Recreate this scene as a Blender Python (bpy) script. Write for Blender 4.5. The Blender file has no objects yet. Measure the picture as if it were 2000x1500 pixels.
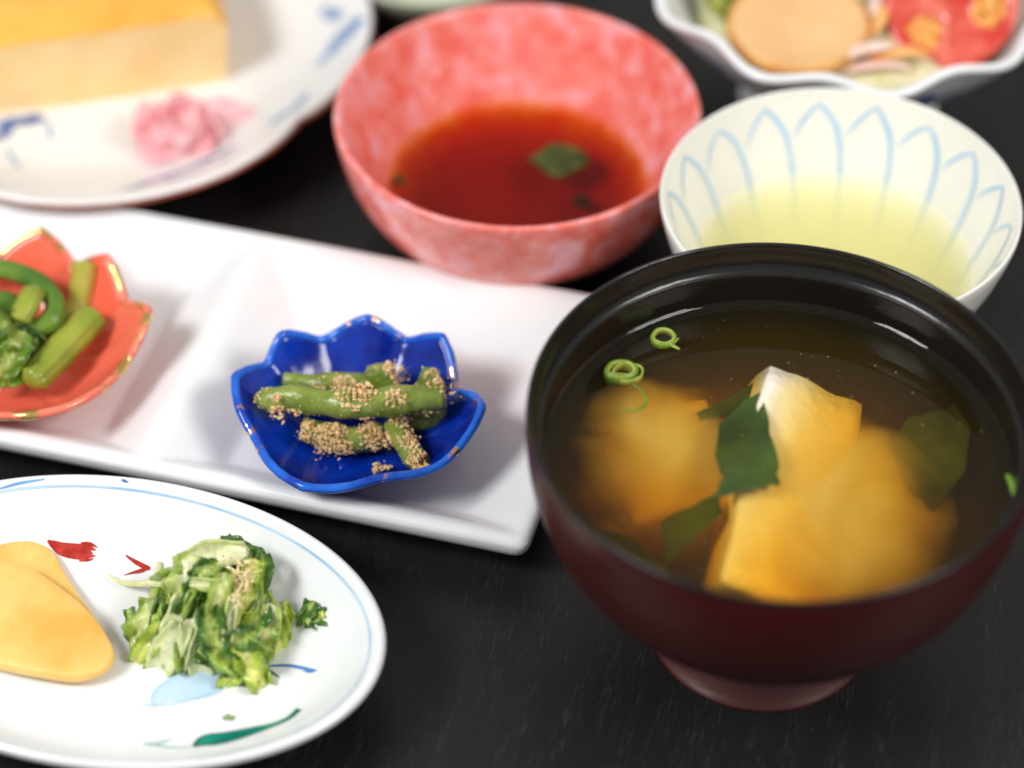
import bpy, math, random
from mathutils import Vector, Matrix, noise
random.seed(7)
PI = math.pi
SC = bpy.context.scene
COL = SC.collection

# ------------------------------------------------------------------ camera
cam_d = bpy.data.cameras.new("camera")
cam = bpy.data.objects.new("camera", cam_d)
COL.objects.link(cam)
cam.location = (0.0, -0.48127, 0.468)
cam.rotation_euler = (math.radians(90 - 44.2), 0, 0)
cam_d.sensor_width = 36.0
cam_d.lens = 88.2
cam_d.clip_start = 0.02
cam_d.clip_end = 20
cam_d.dof.use_dof = True
cam_d.dof.focus_distance = 0.611
cam_d.dof.aperture_fstop = 4.4
SC.camera = cam

# ------------------------------------------------------------------ world and lamps
world = bpy.data.worlds.new("World")
SC.world = world
world.use_nodes = True
bg = world.node_tree.nodes["Background"]
bg.inputs[0].default_value = (1.0, 0.988, 0.97, 1)
bg.inputs[1].default_value = 0.40

def area_lamp(name, loc, target, size, size_y, power, color):
    d = bpy.data.lights.new(name, 'AREA')
    d.shape = 'RECTANGLE'
    d.size = size
    d.size_y = size_y
    d.energy = power
    d.color = color
    o = bpy.data.objects.new(name, d)
    COL.objects.link(o)
    o.location = loc
    o.rotation_euler = (Vector(target) - Vector(loc)).to_track_quat('-Z', 'Y').to_euler()
    return o
area_lamp("left_studio_lamp", (-0.75, -0.42, 0.92), (-0.02, 0, 0), 0.42, 0.30, 11.2, (1.0, 1.0, 0.99))
area_lamp("right_studio_lamp", (0.77, -0.47, 0.88), (0.0, 0, 0), 0.50, 0.34, 8.4, (1.0, 0.965, 0.92))

SC.view_settings.view_transform = 'Standard'
SC.view_settings.look = 'None'
SC.view_settings.exposure = 0.0
SC.view_settings.gamma = 1.0
SC.cycles.max_bounces = 14
SC.cycles.transparent_max_bounces = 40
SC.cycles.volume_max_steps = 128
SC.cycles.volume_bounces = 8
SC.cycles.use_denoising = True
SC.cycles.caustics_reflective = False
SC.cycles.caustics_refractive = False

# ------------------------------------------------------------------ materials
def new_mat(name):
    m = bpy.data.materials.new(name)
    m.use_nodes = True
    nt = m.node_tree
    return m, nt, nt.nodes["Principled BSDF"], nt.nodes["Material Output"]

def N(nt, kind, **kw):
    n = nt.nodes.new(kind)
    for k, v in kw.items():
        if k in n.inputs:
            n.inputs[k].default_value = v
        else:
            setattr(n, k, v)
    return n

def coords(nt, scale=(1, 1, 1), rot=(0, 0, 0)):
    tc = N(nt, 'ShaderNodeTexCoord')
    mp = N(nt, 'ShaderNodeMapping')
    mp.inputs['Scale'].default_value = scale
    mp.inputs['Rotation'].default_value = rot
    nt.links.new(tc.outputs['Object'], mp.inputs['Vector'])
    return mp.outputs['Vector']

def ramp(nt, fac, stops, interp='LINEAR'):
    r = N(nt, 'ShaderNodeValToRGB')
    r.color_ramp.interpolation = interp
    el = r.color_ramp.elements
    while len(el) < len(stops):
        el.new(0.5)
    for e, (p, c) in zip(el, stops):
        e.position = p
        e.color = c if len(c) == 4 else (*c, 1)
    nt.links.new(fac, r.inputs[0])
    return r.outputs[0]

def noise_tex(nt, vec, scale, detail=3, rough=0.5, dist=0.0):
    t = N(nt, 'ShaderNodeTexNoise')
    t.inputs['Scale'].default_value = scale
    t.inputs['Detail'].default_value = detail
    t.inputs['Roughness'].default_value = rough
    t.inputs['Distortion'].default_value = dist
    nt.links.new(vec, t.inputs['Vector'])
    return t.outputs['Fac']

def bump(nt, bsdf, h, strength, dist):
    b = N(nt, 'ShaderNodeBump')
    b.inputs['Strength'].default_value = strength
    b.inputs['Distance'].default_value = dist
    nt.links.new(h, b.inputs['Height'])
    nt.links.new(b.outputs['Normal'], bsdf.inputs['Normal'])

def mottled(name, c1, c2, scale, rough=0.4, bump_d=0.0, bump_scale=None, lo=0.35, hi=0.65,
            sss=0.0, coat=0.0, detail=4, spec=0.5, sss_r=(1, .6, .3), sss_scale=0.002):
    m, nt, b, out = new_mat(name)
    v = coords(nt)
    f = noise_tex(nt, v, scale, detail)
    nt.links.new(ramp(nt, f, [(lo, c1), (hi, c2)]), b.inputs['Base Color'])
    b.inputs['Roughness'].default_value = rough
    b.inputs['Specular IOR Level'].default_value = spec
    if bump_d:
        bump(nt, b, noise_tex(nt, v, bump_scale or scale * 3, 4), 1.0, bump_d)
    if sss:
        b.inputs['Subsurface Weight'].default_value = sss
        b.inputs['Subsurface Radius'].default_value = sss_r
        b.inputs['Subsurface Scale'].default_value = sss_scale
    if coat:
        b.inputs['Coat Weight'].default_value = coat
        b.inputs['Coat Roughness'].default_value = 0.06
    return m

def wet(m, level, dry=0.5):
    """glaze under a liquid has almost no surface reflection of its own"""
    nt = m.node_tree; b = nt.nodes['Principled BSDF']
    g = N(nt, 'ShaderNodeNewGeometry'); sp = N(nt, 'ShaderNodeSeparateXYZ')
    nt.links.new(g.outputs['Position'], sp.inputs[0])
    gt = N(nt, 'ShaderNodeMath', operation='GREATER_THAN'); gt.inputs[1].default_value = level
    nt.links.new(sp.outputs[2], gt.inputs[0])
    mu = N(nt, 'ShaderNodeMath', operation='MULTIPLY'); mu.inputs[1].default_value = dry
    nt.links.new(gt.outputs[0], mu.inputs[0]); nt.links.new(mu.outputs[0], b.inputs['Specular IOR Level'])

def porcelain(name, c=(0.83, 0.85, 0.86), rough=0.16):
    return mottled(name, tuple(x * 0.975 for x in c), c, 90, rough=rough, bump_d=0.00005, bump_scale=70)

M = {}
M['porcelain'] = porcelain('porcelain')
M['tray_porcelain'] = porcelain('tray_porcelain', (0.84, 0.855, 0.865), 0.2)
M['plate_porcelain'] = porcelain('plate_porcelain', (0.84, 0.845, 0.835), 0.18)
M['cup_porcelain'] = porcelain('cup_porcelain', (0.86, 0.85, 0.80), 0.16)

# black stained open-grain wood
m, nt, b, out = new_mat('black_wood')
v = coords(nt, (1, 1, 1), (0, 0, math.radians(14)))
mp2 = N(nt, 'ShaderNodeMapping'); mp2.inputs['Scale'].default_value = (1.0, 0.06, 1.0)
nt.links.new(v, mp2.inputs['Vector'])
f1 = noise_tex(nt, mp2.outputs['Vector'], 2300, 3, 0.7, 0.3)
mp3 = N(nt, 'ShaderNodeMapping'); mp3.inputs['Scale'].default_value = (1.0, 0.10, 1.0)
nt.links.new(v, mp3.inputs['Vector'])
f2 = noise_tex(nt, mp3.outputs['Vector'], 190, 2, 0.5, 0.6)
pores = ramp(nt, f1, [(0.52, (0, 0, 0)), (0.66, (1, 1, 1))])
bands = ramp(nt, f2, [(0.42, (0, 0, 0)), (0.66, (1, 1, 1))])
mul = N(nt, 'ShaderNodeMath', operation='MULTIPLY')
nt.links.new(pores, mul.inputs[0]); nt.links.new(bands, mul.inputs[1])
big = noise_tex(nt, v, 9, 2)
basec = ramp(nt, big, [(0.3, (0.0085, 0.0090, 0.0095)), (0.7, (0.0150, 0.0138, 0.0125))])
mix = N(nt, 'ShaderNodeMix', data_type='RGBA')
nt.links.new(mul.outputs[0], mix.inputs[0]); nt.links.new(basec, mix.inputs[6])
mix.inputs[7].default_value = (0.040, 0.038, 0.035, 1)
dust = ramp(nt, noise_tex(nt, v, 1300, 1, 0.3), [(0.80, (0, 0, 0)), (0.86, (1, 1, 1))])
mixd = N(nt, 'ShaderNodeMix', data_type='RGBA')
nt.links.new(dust, mixd.inputs[0]); nt.links.new(mix.outputs[2], mixd.inputs[6]); mixd.inputs[7].default_value = (0.13, 0.125, 0.12, 1)
nt.links.new(mixd.outputs[2], b.inputs['Base Color'])
rr = ramp(nt, big, [(0.3, (0.28,) * 3), (0.7, (0.40,) * 3)])
nt.links.new(rr, b.inputs['Roughness'])
b.inputs['Specular IOR Level'].default_value = 0.36
bump(nt, b, f1, 0.35, 0.0002)
M['black_wood'] = m

def lacquer(name, c1, c2, rough):
    m, nt, b, out = new_mat(name)
    v = coords(nt)
    f = noise_tex(nt, v, 30, 3)
    nt.links.new(ramp(nt, f, [(0.3, c1), (0.7, c2)]), b.inputs['Base Color'])
    b.inputs['Roughness'].default_value = rough
    mp = N(nt, 'ShaderNodeMapping'); mp.inputs['Scale'].default_value = (1, 1, 9)
    nt.links.new(v, mp.inputs['Vector'])
    bump(nt, b, noise_tex(nt, mp.outputs['Vector'], 220, 4), 0.5, 0.00012)
    return m
M['red_lacquer'] = lacquer('red_lacquer', (0.042, 0.0034, 0.0040), (0.060, 0.0050, 0.0056), 0.36)
M['black_lacquer'] = lacquer('black_lacquer', (0.006, 0.006, 0.006), (0.010, 0.0095, 0.009), 0.22)

# coral and pink glaze with cloudy patches
m, nt, b, out = new_mat('coral_glaze')
v = coords(nt)
f = noise_tex(nt, v, 140, 3, 0.55, 0.3)
nt.links.new(ramp(nt, f, [(0.33, (0.80, 0.14, 0.105)), (0.50, (0.86, 0.235, 0.195)), (0.68, (0.88, 0.39, 0.44))]), b.inputs['Base Color'])
b.inputs['Roughness'].default_value = 0.13
bump(nt, b, noise_tex(nt, v, 120, 3), 0.4, 0.0002)
M['coral_glaze'] = m
M['orange_glaze'] = mottled('orange_glaze', (0.80, 0.125, 0.065), (0.86, 0.17, 0.10), 60, rough=0.12, bump_d=0.0001, bump_scale=150)
M['blue_glaze'] = mottled('blue_glaze', (0.001, 0.008, 0.17), (0.0025, 0.038, 0.42), 75, rough=0.14, bump_d=0.00016, bump_scale=160)

def rim_mat(name, glaze1, glaze2, metal, lo, hi, mscale):
    m, nt, b, out = new_mat(name)
    v = coords(nt)
    f = noise_tex(nt, v, mscale, 2, 0.5)
    nt.links.new(ramp(nt, noise_tex(nt, v, 130, 3), [(0.35, glaze1), (0.65, glaze2)]), b.inputs['Base Color'])
    b.inputs['Roughness'].default_value = 0.14
    g = N(nt, 'ShaderNodeBsdfPrincipled')
    g.inputs['Base Color'].default_value = (*metal, 1)
    g.inputs['Metallic'].default_value = 1
    g.inputs['Roughness'].default_value = 0.22
    mx = N(nt, 'ShaderNodeMixShader')
    nt.links.new(ramp(nt, f, [(lo, (0, 0, 0)), (hi, (1, 1, 1))]), mx.inputs[0])
    nt.links.new(b.outputs[0], mx.inputs[1]); nt.links.new(g.outputs[0], mx.inputs[2])
    nt.links.new(mx.outputs[0], out.inputs['Surface'])
    return m
M['gold_on_orange'] = rim_mat('gold_on_orange', (0.80, 0.14, 0.09), (0.86, 0.22, 0.15), (0.95, 0.66, 0.22), 0.46, 0.56, 190)
M['gold_on_blue'] = rim_mat('gold_on_blue', (0.004, 0.05, 0.45), (0.02, 0.17, 0.75), (0.85, 0.50, 0.30), 0.60, 0.66, 230)

def liquid(name, absorb, a_density, scatter=None, s_density=0.0, aniso=0.0, wob=0.0):
    m, nt, b, out = new_mat(name)
    nt.nodes.remove(b)
    tr = N(nt, 'ShaderNodeBsdfTransparent')
    gl = N(nt, 'ShaderNodeBsdfGlossy'); gl.inputs['Roughness'].default_value = 0.02
    fr = N(nt, 'ShaderNodeFresnel'); fr.inputs['IOR'].default_value = 1.333
    geo = N(nt, 'ShaderNodeNewGeometry')
    # a ray leaving the liquid sees no mirror
    sub = N(nt, 'ShaderNodeMath', operation='SUBTRACT'); sub.inputs[0].default_value = 1.0
    nt.links.new(geo.outputs['Backfacing'], sub.inputs[1])
    mu = N(nt, 'ShaderNodeMath', operation='MULTIPLY')
    nt.links.new(fr.outputs[0], mu.inputs[0]); nt.links.new(sub.outputs[0], mu.inputs[1])
    mx = N(nt, 'ShaderNodeMixShader')
    nt.links.new(mu.outputs[0], mx.inputs[0])
    nt.links.new(tr.outputs[0], mx.inputs[1]); nt.links.new(gl.outputs[0], mx.inputs[2])
    nt.links.new(mx.outputs[0], out.inputs['Surface'])
    va = N(nt, 'ShaderNodeVolumeAbsorption')
    va.inputs['Color'].default_value = (*absorb, 1); va.inputs['Density'].default_value = a_density
    last = va.outputs[0]
    if scatter:
        vs = N(nt, 'ShaderNodeVolumeScatter')
        vs.inputs['Color'].default_value = (*scatter, 1); vs.inputs['Density'].default_value = s_density
        vs.inputs['Anisotropy'].default_value = aniso
        ad = N(nt, 'ShaderNodeAddShader')
        nt.links.new(last, ad.inputs[0]); nt.links.new(vs.outputs[0], ad.inputs[1])
        last = ad.outputs[0]
    nt.links.new(last, out.inputs['Volume'])
    return m
M['miso'] = liquid('miso', (0.945, 0.772, 0.02), 160, (0.95, 0.88, 0.60), 5)
M['sauce'] = liquid('sauce', (0.89, 0.66, 0.0), 480)
M['tea'] = liquid('tea', (0.988, 0.945, 0.30), 42, (1.0, .98, .60), 90)

def cloud_mat(name, dens, seed):
    m, nt, b, out = new_mat(name)
    nt.nodes.remove(b)
    nt.links.new(N(nt, 'ShaderNodeBsdfTransparent').outputs[0], out.inputs['Surface'])
    tc = N(nt, 'ShaderNodeTexCoord')
    ln = N(nt, 'ShaderNodeVectorMath', operation='LENGTH')
    nt.links.new(tc.outputs['Object'], ln.inputs[0])
    mp = N(nt, 'ShaderNodeMapping'); mp.inputs['Location'].default_value = (seed, seed * 2, 0)
    nt.links.new(tc.outputs['Object'], mp.inputs['Vector'])
    nz = noise_tex(nt, mp.outputs['Vector'], 1.3, 3, 0.5, 0.5)
    ad = N(nt, 'ShaderNodeMath', operation='MULTIPLY_ADD'); ad.inputs[1].default_value = 0.95; ad.inputs[2].default_value = -0.45
    nt.links.new(nz, ad.inputs[0])
    sm = N(nt, 'ShaderNodeMath', operation='ADD')
    nt.links.new(ln.outputs['Value'], sm.inputs[0]); nt.links.new(ad.outputs[0], sm.inputs[1])
    mr = N(nt, 'ShaderNodeMapRange', interpolation_type='SMOOTHSTEP')
    mr.inputs['From Min'].default_value = 0.95; mr.inputs['From Max'].default_value = 0.25
    mr.inputs['To Min'].default_value = 0.0; mr.inputs['To Max'].default_value = dens
    nt.links.new(sm.outputs[0], mr.inputs['Value'])
    vs = N(nt, 'ShaderNodeVolumeScatter'); vs.inputs['Color'].default_value = (1.0, 0.93, 0.72, 1)
    nt.links.new(mr.outputs[0], vs.inputs['Density'])
    nt.links.new(vs.outputs[0], out.inputs['Volume'])
    return m
M['tofu'] = mottled('tofu', (0.82, 0.72, 0.57), (0.88, 0.80, 0.67), 60, rough=0.35, bump_d=0.0007, bump_scale=260)
M['wakame'] = mottled('wakame', (0.014, 0.036, 0.003), (0.055, 0.10, 0.008), 75, rough=0.2, bump_d=0.0004, bump_scale=180, lo=.35, hi=.7)
M['scallion'] = mottled('scallion', (0.28, 0.36, 0.05), (0.46, 0.50, 0.12), 300, rough=0.3, sss=0.2)
M['scallion_skin'] = mottled('scallion_skin', (0.10, 0.22, 0.02), (0.20, 0.34, 0.03), 200, rough=0.25)
M['herb'] = mottled('herb', (0.012, 0.028, 0.004), (0.075, 0.10, 0.014), 160, rough=0.3)
M['bean'] = mottled('bean', (0.135, 0.20, 0.024), (0.27, 0.33, 0.065), 150, rough=0.25, bump_d=0.0008, bump_scale=260, sss=0.15, sss_r=(.5, 1, .2))
M['bean_cut'] = mottled('bean_cut', (0.26, 0.36, 0.05), (0.38, 0.45, 0.09), 700, rough=0.4, bump_d=0.0004, bump_scale=900)
M['crumb'] = mottled('crumb', (0.74, 0.44, 0.17), (0.92, 0.69, 0.39), 500, rough=0.6, bump_d=0.0002, bump_scale=1500)
m = mottled('takuan', (0.84, 0.45, 0.09), (0.90, 0.60, 0.19), 70, rough=0.30, sss=0.3, sss_r=(1, .5, .15), sss_scale=0.004)
nt = m.node_tree; b = nt.nodes['Principled BSDF']
vv = coords(nt, (1, .18, 1), (0, 0, math.radians(35)))
f_ = noise_tex(nt, vv, 900, 4, .65)
bump(nt, b, f_, .8, .0005)
M['takuan'] = m
M['egg_top'] = mottled('egg_top', (0.84, 0.40, 0.05), (0.91, 0.54, 0.11), 38, rough=0.4, sss=0.2, bump_d=0.0004, bump_scale=120)
M['egg_cut'] = mottled('egg_cut', (0.90, 0.62, 0.27), (0.93, 0.70, 0.37), 60, rough=0.5, sss=0.2, bump_d=0.0004, bump_scale=200)
M['ginger'] = mottled('ginger', (0.89, 0.36, 0.39), (0.91, 0.54, 0.56), 110, rough=0.3, sss=0.3, sss_r=(1, .4, .4), sss_scale=0.003, lo=.38, hi=.6)
M['tan_slice'] = mottled('tan_slice', (0.78, 0.44, 0.18), (0.84, 0.54, 0.26), 50, rough=0.4, bump_d=0.0004, bump_scale=120)
M['tan_rind'] = mottled('tan_rind', (0.66, 0.30, 0.07), (0.78, 0.44, 0.14), 200, rough=0.4)
M['tomato_skin'] = mottled('tomato_skin', (0.52, 0.035, 0.022), (0.60, 0.06, 0.04), 60, rough=0.15)
M['tomato_flesh'] = mottled('tomato_flesh', (0.58, 0.03, 0.02), (0.76, 0.17, 0.11), 110, rough=0.25, sss=0.2)
M['tomato_seed'] = mottled('tomato_seed', (0.74, 0.24, 0.03), (0.86, 0.50, 0.14), 320, rough=0.15, bump_d=0.0006, bump_scale=400)
M['onion'] = mottled('onion', (0.80, 0.52, 0.44), (0.88, 0.72, 0.62), 120, rough=0.25, sss=0.3)
M['carrot'] = mottled('carrot', (0.82, 0.36, 0.10), (0.86, 0.48, 0.18), 120, rough=0.3)
M['lettuce'] = mottled('lettuce', (0.28, 0.33, 0.04), (0.42, 0.44, 0.08), 120, rough=0.35)

def paint(name, c1, c2, scale=150, alpha=None, rough=0.16):
    m, nt, b, out = new_mat(name)
    v = coords(nt)
    f = noise_tex(nt, v, scale, 3)
    nt.links.new(ramp(nt, f, [(0.35, c1), (0.65, c2)]), b.inputs['Base Color'])
    b.inputs['Roughness'].default_value = rough
    if alpha:
        nt.links.new(ramp(nt, noise_tex(nt, v, scale * 0.7, 3), [(0.3, (alpha[0],) * 3), (0.7, (alpha[1],) * 3)]), b.inputs['Alpha'])
    return m
M['line_blue'] = paint('line_blue', (0.30, 0.52, 0.78), (0.52, 0.70, 0.86), 60)
M['deep_blue'] = paint('deep_blue', (0.035, 0.12, 0.42), (0.10, 0.26, 0.60), 120)
M['mid_blue'] = paint('mid_blue', (0.12, 0.32, 0.66), (0.25, 0.48, 0.76), 120)
M['wash_blue'] = paint('wash_blue', (0.46, 0.66, 0.86), (0.56, 0.73, 0.88), 60)
M['red_paint'] = paint('red_paint', (0.36, 0.016, 0.012), (0.52, 0.05, 0.035), 500)
M['green_paint'] = paint('green_paint', (0.0, 0.18, 0.13), (0.008, 0.33, 0.23), 180)
M['green_outline'] = paint('green_outline', (0.005, 0.07, 0.06), (0.02, 0.14, 0.11), 300)
M['pale_green_paint'] = paint('pale_green_paint', (0.18, 0.42, 0.34), (0.45, 0.62, 0.55), 300)
M['cup_blue'] = paint('cup_blue', (0.38, 0.60, 0.84), (0.52, 0.70, 0.87), 60)
M['ink_blue'] = paint('ink_blue', (0.02, 0.06, 0.28), (0.10, 0.20, 0.50), 160, (0.55, 1.0))
M['brush_blue'] = paint('brush_blue', (0.10, 0.26, 0.60), (0.30, 0.50, 0.78), 120, (0.4, 1.0))
M['iron_brown'] = paint('iron_brown', (0.16, 0.03, 0.012), (0.30, 0.07, 0.03), 100)

def leafmat(name, rough=0.3):
    m, nt, b, out = new_mat(name)
    a = N(nt, 'ShaderNodeAttribute', attribute_name='col')
    v = coords(nt)
    f = noise_tex(nt, v, 420, 3)
    mx = N(nt, 'ShaderNodeMix', data_type='RGBA', blend_type='MULTIPLY')
    mx.inputs[0].default_value = 1.0
    nt.links.new(a.outputs['Color'], mx.inputs[6])
    nt.links.new(ramp(nt, f, [(0.3, (0.72, 0.74, 0.7)), (0.7, (1.05, 1.05, 1.0))]), mx.inputs[7])
    nt.links.new(mx.outputs[2], b.inputs['Base Color'])
    b.inputs['Roughness'].default_value = rough
    b.inputs['Subsurface Weight'].default_value = 0.15
    b.inputs['Subsurface Scale'].default_value = 0.0015
    b.inputs['Subsurface Radius'].default_value = (0.7, 1, 0.3)
    bump(nt, b, noise_tex(nt, v, 600, 4), 0.6, 0.0003)
    return m
M['leaf'] = leafmat('leaf', 0.22)

M['coral_inside'] = M['coral_glaze'].copy(); M['coral_inside'].name = 'coral_inside'; wet(M['coral_inside'], .0172)
M['cup_inside'] = M['cup_porcelain'].copy(); M['cup_inside'].name = 'cup_inside'; wet(M['cup_inside'], .0300)
wet(M['black_lacquer'], .0566)
# ------------------------------------------------------------------ mesh helpers
def mk(name, verts, faces, mat, parent=None, smooth=True, mats=None, idx=None, loc=None):
    me = bpy.data.meshes.new(name)
    me.from_pydata([tuple(v) for v in verts], [], faces)
    me.update()
    if smooth:
        me.polygons.foreach_set('use_smooth', [True] * len(me.polygons))
    if mats:
        for q in mats: me.materials.append(q)
        if idx: me.polygons.foreach_set('material_index', idx)
    else:
        me.materials.append(mat)
    o = bpy.data.objects.new(name, me)
    COL.objects.link(o)
    if parent is not None:
        o.parent = parent
        o.matrix_parent_inverse = Matrix.Translation(parent.location).inverted()
    return o

def thing(name, loc, label, cat, group=None):
    o = bpy.data.objects.new(name, None)
    COL.objects.link(o)
    o.location = loc
    o.empty_display_size = 0.01
    return tag(o, label, cat, group)

def tag(o, label, cat, group=None, kind=None):
    o['label'] = label
    o['category'] = cat
    if group: o['group'] = group
    if kind: o['kind'] = kind
    return o

def lathe(profile, c=(0, 0), n=128, rmod=None, zmod=None, sx=1.0, sy=1.0, rot=0.0):
    """profile: list of (r, z[, weight]) from start to end; r=0 gives a pole"""
    V, Fc = [], []
    rings = []
    cr, sr = math.cos(rot), math.sin(rot)
    for p in profile:
        r, z = p[0], p[1]
        w = p[2] if len(p) > 2 else 0.0
        if r <= 1e-9:
            rings.append([len(V)]); V.append((c[0], c[1], z)); continue
        ring = []
        for k in range(n):
            a = 2 * PI * k / n
            q = r * (1 + (w * rmod(a) if rmod else 0))
            zz = z + (w * zmod(a) if zmod else 0)
            x, y = q * sx * math.cos(a), q * sy * math.sin(a)
            ring.append(len(V)); V.append((c[0] + x * cr - y * sr, c[1] + x * sr + y * cr, zz))
        rings.append(ring)
    for A, B in zip(rings, rings[1:]):
        if len(A) == 1 and len(B) == 1: continue
        for k in range(n):
            j = (k + 1) % n
            if len(A) == 1: Fc.append((A[0], B[k], B[j]))
            elif len(B) == 1: Fc.append((A[k], B[0], A[j]))
            else: Fc.append((A[k], B[k], B[j], A[j]))
    return V, Fc

def smooth_curve(pts, per=8):
    """Catmull-Rom through tuples of any length"""
    out = []
    n = len(pts)
    for i in range(n - 1):
        p0 = pts[max(i - 1, 0)]; p1 = pts[i]; p2 = pts[i + 1]; p3 = pts[min(i + 2, n - 1)]
        for k in range(per):
            t = k / per
            out.append(tuple(0.5 * (2 * b + (c - a) * t + (2 * a - 5 * b + 4 * c - d) * t * t + (3 * b - a - 3 * c + d) * t ** 3)
                             for a, b, c, d in zip(p0, p1, p2, p3)))
    out.append(tuple(pts[-1]))
    return out

def tube(pts, nseg=14, per=6, rough=0.0, rscale=300, flat=1.0, seed=0, ribs=0, rib_d=0.0, dome=True):
    """pts: (x, y, z, r). returns verts, faces, index list (1 for end caps)"""
    C = smooth_curve(pts, per) if per > 1 else pts
    P = [Vector(c[:3]) for c in C]; Rr = [c[3] for c in C]
    V, Fc, mi = [], [], []
    t = (P[1] - P[0]).normalized()
    up = Vector((0, 0, 1)) if abs(t.z) < 0.9 else Vector((0, 1, 0))
    nrm = (up - t * up.dot(t)).normalized()
    L = len(P)
    for i in range(L):
        t = (P[min(i + 1, L - 1)] - P[max(i - 1, 0)]).normalized()
        nrm = (nrm - t * nrm.dot(t)).normalized()
        bi = t.cross(nrm)
        for k in range(nseg):
            a = 2 * PI * k / nseg
            r = Rr[i]
            if ribs: r *= 1 + rib_d * math.cos(ribs * a)
            d = nrm * math.cos(a) * flat + bi * math.sin(a)
            p = P[i] + d * r
            if rough:
                p += d * rough * noise.noise((p + Vector((seed * 3.1, 0, 0))) * rscale)
            V.append(p)
    for i in range(L - 1):
        for k in range(nseg):
            j = (k + 1) % nseg
            Fc.append((i * nseg + k, i * nseg + j, (i + 1) * nseg + j, (i + 1) * nseg + k)); mi.append(0)
    for end, i in ((-1, 0), (1, L - 1)):
        t = (P[1] - P[0]).normalized() if i == 0 else (P[-1] - P[-2]).normalized()
        base = i * nseg
        inner = len(V)
        for k in range(nseg):
            V.append(P[i] + (V[base + k] - P[i]) * 0.6 + t * end * Rr[i] * (0.25 if dome else -0.12))
        cc = len(V); V.append(P[i] + t * end * Rr[i] * (0.32 if dome else -0.25))
        for k in range(nseg):
            j = (k + 1) % nseg
            q = (base + k, base + j, inner + j, inner + k)
            Fc.append(q if end > 0 else q[::-1]); mi.append(1)
            q = (inner + k, inner + j, cc)
            Fc.append(q if end > 0 else q[::-1]); mi.append(1)
    return V, Fc, mi

def ribbon(pts, snap, lift=0.00012, per=8, across=2):
    """pts: (x, y, z, half_width) following a surface; snap(p, lift) puts a point on it and returns (point, normal)"""
    C = smooth_curve(pts, per)
    P = [Vector(c[:3]) for c in C]; W = [max(c[3], 0.00002) for c in C]
    V, Fc = [], []
    m = 2 * across + 1
    for i in range(len(P)):
        t = (P[min(i + 1, len(P) - 1)] - P[max(i - 1, 0)]).normalized()
        p0, nn = snap(P[i], lift)
        s = t.cross(nn).normalized()
        for k in range(m):
            q, _ = snap(P[i] + s * W[i] * (k - across) / across, lift)
            V.append(q)
    for i in range(len(P) - 1):
        for k in range(m - 1):
            Fc.append((i * m + k, i * m + k + 1, (i + 1) * m + k + 1, (i + 1) * m + k))
    return V, Fc

def interp(tab, x):
    if x <= tab[0][0]: return tab[0][1]
    for (a, b), (c, d) in zip(tab, tab[1:]):
        if x <= c: return b + (d - b) * (x - a) / (c - a)
    return tab[-1][1]

CAMR = Vector((1, 0, 0)); CAMU = Vector((0, math.sin(math.radians(44.2)), math.cos(math.radians(44.2))))
CAMB = Vector((0, -math.cos(math.radians(44.2)), math.sin(math.radians(44.2))))

def leaf(name, c, L, W, ang, parent, colors, tilt=(0, 0), curl=0.0, ruffle=0.15, bend=0.3, seed=0, thick=0.0005, rib=0.18, taper=0.3, nu=22, nv=16):
    """a crumpled piece of leaf. colors: (rib colour, blade colour, edge colour); ang is its long axis seen from the front"""
    V, Fc, cols = [], [], []
    a = math.radians(ang)
    X = CAMR * math.cos(a) + CAMU * math.sin(a)
    Z = (CAMB + CAMR * tilt[0] + CAMU * tilt[1]).normalized()
    X = (X - Z * X.dot(Z)).normalized()
    Y = Z.cross(X)
    c = Vector(c)
    for i in range(nu + 1):
        u = -1 + 2 * i / nu
        for j in range(nv + 1):
            v = -1 + 2 * j / nv
            w = W * (1 - taper * u * u) * (1 + 0.16 * noise.noise(Vector((u * 2.3, seed * 1.7, v * .4))))
            sn = Vector((u * 2 + seed * 5.3, v * 2, seed * 0.7))
            th = v * curl * 1.5
            if abs(curl) > 0.02:
                y = w * math.sin(th) / (curl * 1.5); z = w * (1 - math.cos(th)) / (curl * 1.5)
            else:
                y = w * v; z = 0
            x = L * u * (1 + 0.12 * noise.noise(Vector((v * 2.6, seed * 2.1, 1.3))))
            z += -bend * L * u * u
            z += ruffle * W * (abs(v) ** 1.5) * math.sin(u * 5 + seed * 2 + 2.4 * v)
            z += ruffle * W * 1.1 * noise.noise(sn)
            z += ruffle * W * 0.5 * noise.noise(sn * 2.7)
            V.append(c + X * x + Y * y + Z * z)
            g = min(1, max(0, (abs(v + 0.25 * noise.noise(sn * .8)) - rib) / 0.35))
            e = min(1, max(0, (abs(v) - 0.6) / 0.4 + max(0, u - .3) * .8)) * (0.6 + 0.6 * noise.noise(sn * 1.3))
            e = min(1, max(0, e))
            k = Vector(colors[0]).lerp(Vector(colors[1]), g).lerp(Vector(colors[2]), e)
            cols.append((*k, 1))
    m = nv + 1
    for i in range(nu):
        for j in range(nv):
            Fc.append((i * m + j, i * m + j + 1, (i + 1) * m + j + 1, (i + 1) * m + j))
    o = mk(name, V, Fc, M['leaf'], parent)
    at = o.data.color_attributes.new('col', 'FLOAT_COLOR', 'POINT')
    at.data.foreach_set('color', [x for q in cols for x in q])
    so = o.modifiers.new('thick', 'SOLIDIFY'); so.thickness = thick; so.offset = 0
    return o

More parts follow.
